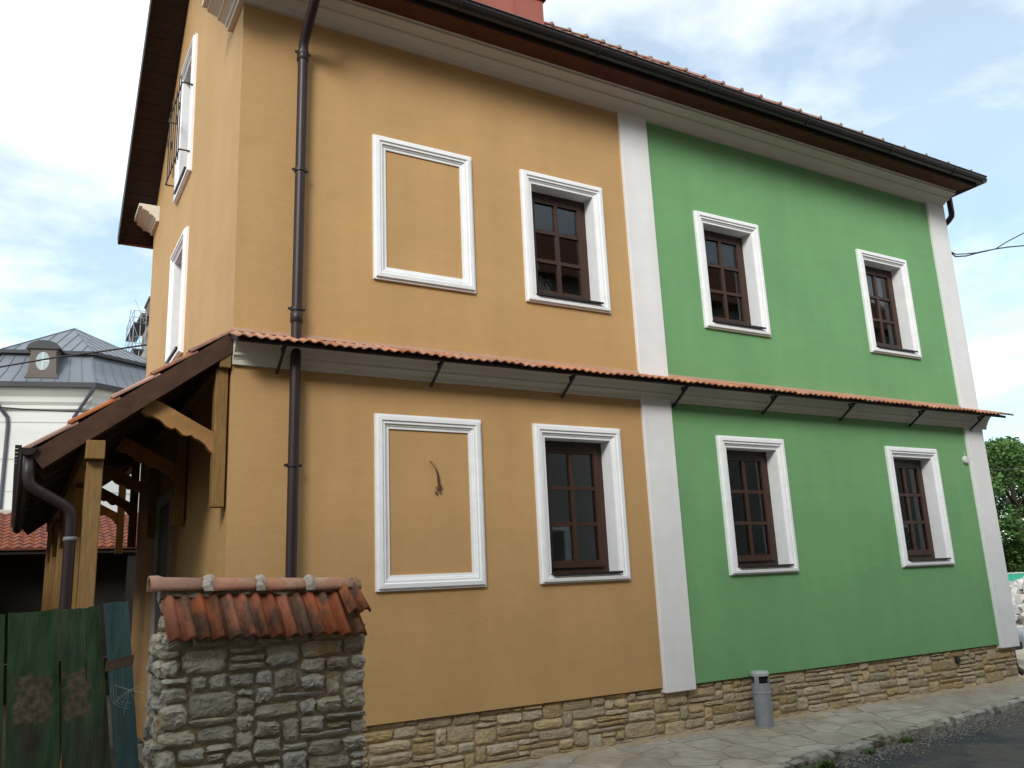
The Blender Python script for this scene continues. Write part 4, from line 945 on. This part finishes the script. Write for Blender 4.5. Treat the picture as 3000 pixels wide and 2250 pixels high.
mb = MB(); mb.bar(Vector((33, 17.4, .88)), Vector((33, 17.4, .88))+hv*12, .05, .05); mb.build('top_rail', mat('pale_rail', (.4, .45, .42), .6, .1), hb)
# rubble heap
mb = MB(); rng = random.Random(8)
for k in range(1500):
    a = rng.uniform(0, 6.28); r_ = math.sqrt(rng.random())*4.6; x, y = 31.3+math.cos(a)*r_, 9.6+math.sin(a)*r_*.8
    z = -.6+max(0, 1-r_/4.6)**.75*1.45; s_ = rng.uniform(.06, .24)*(1.6 if rng.random() < .07 else 1)
    ax = [Vector((rng.gauss(0, 1), rng.gauss(0, 1), rng.gauss(0, 1))).normalized() for _ in range(2)]; u = ax[0]; v_ = u.cross(ax[1]).normalized(); w_ = u.cross(v_)
    dm_ = (s_, s_*rng.uniform(.4, .9), s_*rng.uniform(.25, .6))
    cc = Vector((x, y, z)); vs_ = [cc+u*dm_[0]*i*rng.uniform(.8, 1)+v_*dm_[1]*j*rng.uniform(.8, 1)+w_*dm_[2]*l for l in (-1, 1) for (i, j) in ((-1,-1),(1,-1),(1,1),(-1,1))]
    mb.add(vs_, [(0,3,2,1),(4,5,6,7),(0,1,5,4),(1,2,6,5),(2,3,7,6),(3,0,4,7)])
o = mb.build('rubble_heap', RUBBLE); stuff(tag(o, 'heap of pale broken masonry rubble by the right edge', 'rubble'))
mb = MB()
for k in range(14):
    a = rng.uniform(0, 3.14); x, y = 31+rng.uniform(-2.4, 2.4), 9.4+rng.uniform(-2, 2); z = .2+rng.uniform(0, .5); l = rng.uniform(.5, 1.1)
    mb.bar((x, y, z), (x+math.cos(a)*l, y+math.sin(a)*l, z+rng.uniform(-.1, .4)), .08, .04)
stuff(tag(mb.build('broken_timber', RAWWOOD), 'splintered timber sticking out of the rubble heap', 'timber'))

# parked car, only its nose corner shows past the house
car = thing('parked_car', 'silver-blue parked car, its nose just showing past the right corner', 'car', (15.7, 4.6, -.6))
CXc, CYn, CZ = 16.05, 2.55, -.6
def sec(y, hw, zb, zm, zt, tuck=.06):
    return [(CXc-hw+tuck, CYn+y, CZ+zb), (CXc-hw, CYn+y, CZ+zb+.14), (CXc-hw, CYn+y, CZ+zm), (CXc-hw+tuck*1.3, CYn+y, CZ+zt-.03), (CXc-hw*.55, CYn+y, CZ+zt), (CXc+hw*.55, CYn+y, CZ+zt), (CXc+hw-tuck*1.3, CYn+y, CZ+zt-.03), (CXc+hw, CYn+y, CZ+zm), (CXc+hw, CYn+y, CZ+zb+.14), (CXc+hw-tuck, CYn+y, CZ+zb)]
MB().rings([sec(0, .55, .32, .5, .62), sec(.04, .66, .26, .52, .68), (sec(.18, .76, .22, .6, .78)), sec(.5, .80, .2, .66, .86), sec(1.05, .82, .18, .72, .96), sec(2.2, .83, .18, .75, 1.0), sec(3.3, .82, .2, .75, 1.0), sec(3.8, .78, .24, .72, .98), sec(3.92, .7, .3, .6, .9)], capA=True, capB=True).build('body', CARP, car, smooth=True)
def sec2(y, hw, hw2, z0, z1): return [(CXc-hw, CYn+y, CZ+z0), (CXc-hw2, CYn+y, CZ+z1), (CXc+hw2, CYn+y, CZ+z1), (CXc+hw, CYn+y, CZ+z0)]
MB().rings([sec2(1.0, .74, .72, .93, .97), sec2(1.75, .76, .60, .97, 1.44), sec2(3.0, .76, .60, .97, 1.46), sec2(3.75, .72, .62, .95, 1.0)], capA=True, capB=True).build('cabin_glass', mat('dark_car_glass', (.02, .025, .03), .08, .05, 3, 0, spec=.6), car)
MB().box(CXc-.6, CXc+.6, CYn+1.72, CYn+3.05, CZ+1.45, CZ+1.49).build('roof', CARP, car, bevel=.02)
for s_ in (-1, 1):
    MB().box(CXc+s_*.78-.1, CXc+s_*.78+.1, CYn+1.28, CYn+1.4, CZ+.95, CZ+1.08).build('mirror', RUBBER, car, bevel=.02)
    MB().box(CXc+s_*.58-.11, CXc+s_*.58+.11, CYn+.02, CYn+.14, CZ+.55, CZ+.70).build('headlight', HEADL, car, bevel=.02)
    for yy_ in (.72, 3.15):
        wl = MB().tube([(CXc+s_*.66, CYn+yy_, CZ+.30), (CXc+s_*.84, CYn+yy_, CZ+.30)], .30, 20).build('wheel', RUBBER, car)
        MB().tube([(CXc+s_*.80, CYn+yy_, CZ+.30), (CXc+s_*.848, CYn+yy_, CZ+.30)], .19, 14).build('rim', STEEL, wl)
MB().box(CXc-.5, CXc+.5, CYn-.005, CYn+.1, CZ+.24, CZ+.40).build('bumper_grille', RUBBER, car, bevel=.02)

# ---------------------------------------------------------------- street front opposite (behind the camera; mirrored in the panes)
opp = thing('opposite_house', 'ochre house across the street, seen only as reflection in the window panes', 'house', (4, -14, -.6))
MB().box(-16, 9, -18, -10.800, -.6, 10.2).build('wall', OPPW, opp)
MB().prism([(-18.2, 10.15), (-10.4, 10.15), (-14.8, 13.4)], lambda a, b, c: (c, a, b), -16.4, 9.4).build('roof', ROOFT, opp)
MB().box(9.0, 30, -18, -11.4, -.6, 10.2).build('unseen_wing_wall', OPPW2, opp)
MB().prism([(-18.2, 10.15), (-11.0, 10.15), (-15, 13.5)], lambda a, b, c: (c, a, b), 9.4, 30.4).build('roof', ROOFT, opp)
for px_ in (-13.5, -10.5, -7.5, -4.5, -1.5, 1.5, 4.5, 7.2):
    for z in (.6, 4.0, 7.4):
        f_ = MB().box(px_-.65, px_+.65, -10.800, -10.750, z-.12, z+1.75).build('window', WHITE, opp)
        MB().box(px_-.48, px_+.48, -10.750, -10.735, z, z+1.6).build('pane', mat('opp_glass', (.03, .035, .04), .1, .05, 1, 0, spec=.5), f_)
for px_ in (11, 14, 17, 20, 23, 26):
    f_ = MB().box(px_-.65, px_+.65, -11.4, -11.35, 1.0, 2.9).build('window', WHITE, opp); MB().box(px_-.48, px_+.48, -11.35, -11.335, 1.12, 2.8).build('pane', MATS['opp_glass'], f_)

for o in bpy.data.objects:
    if '_b' in o: del o['_b']
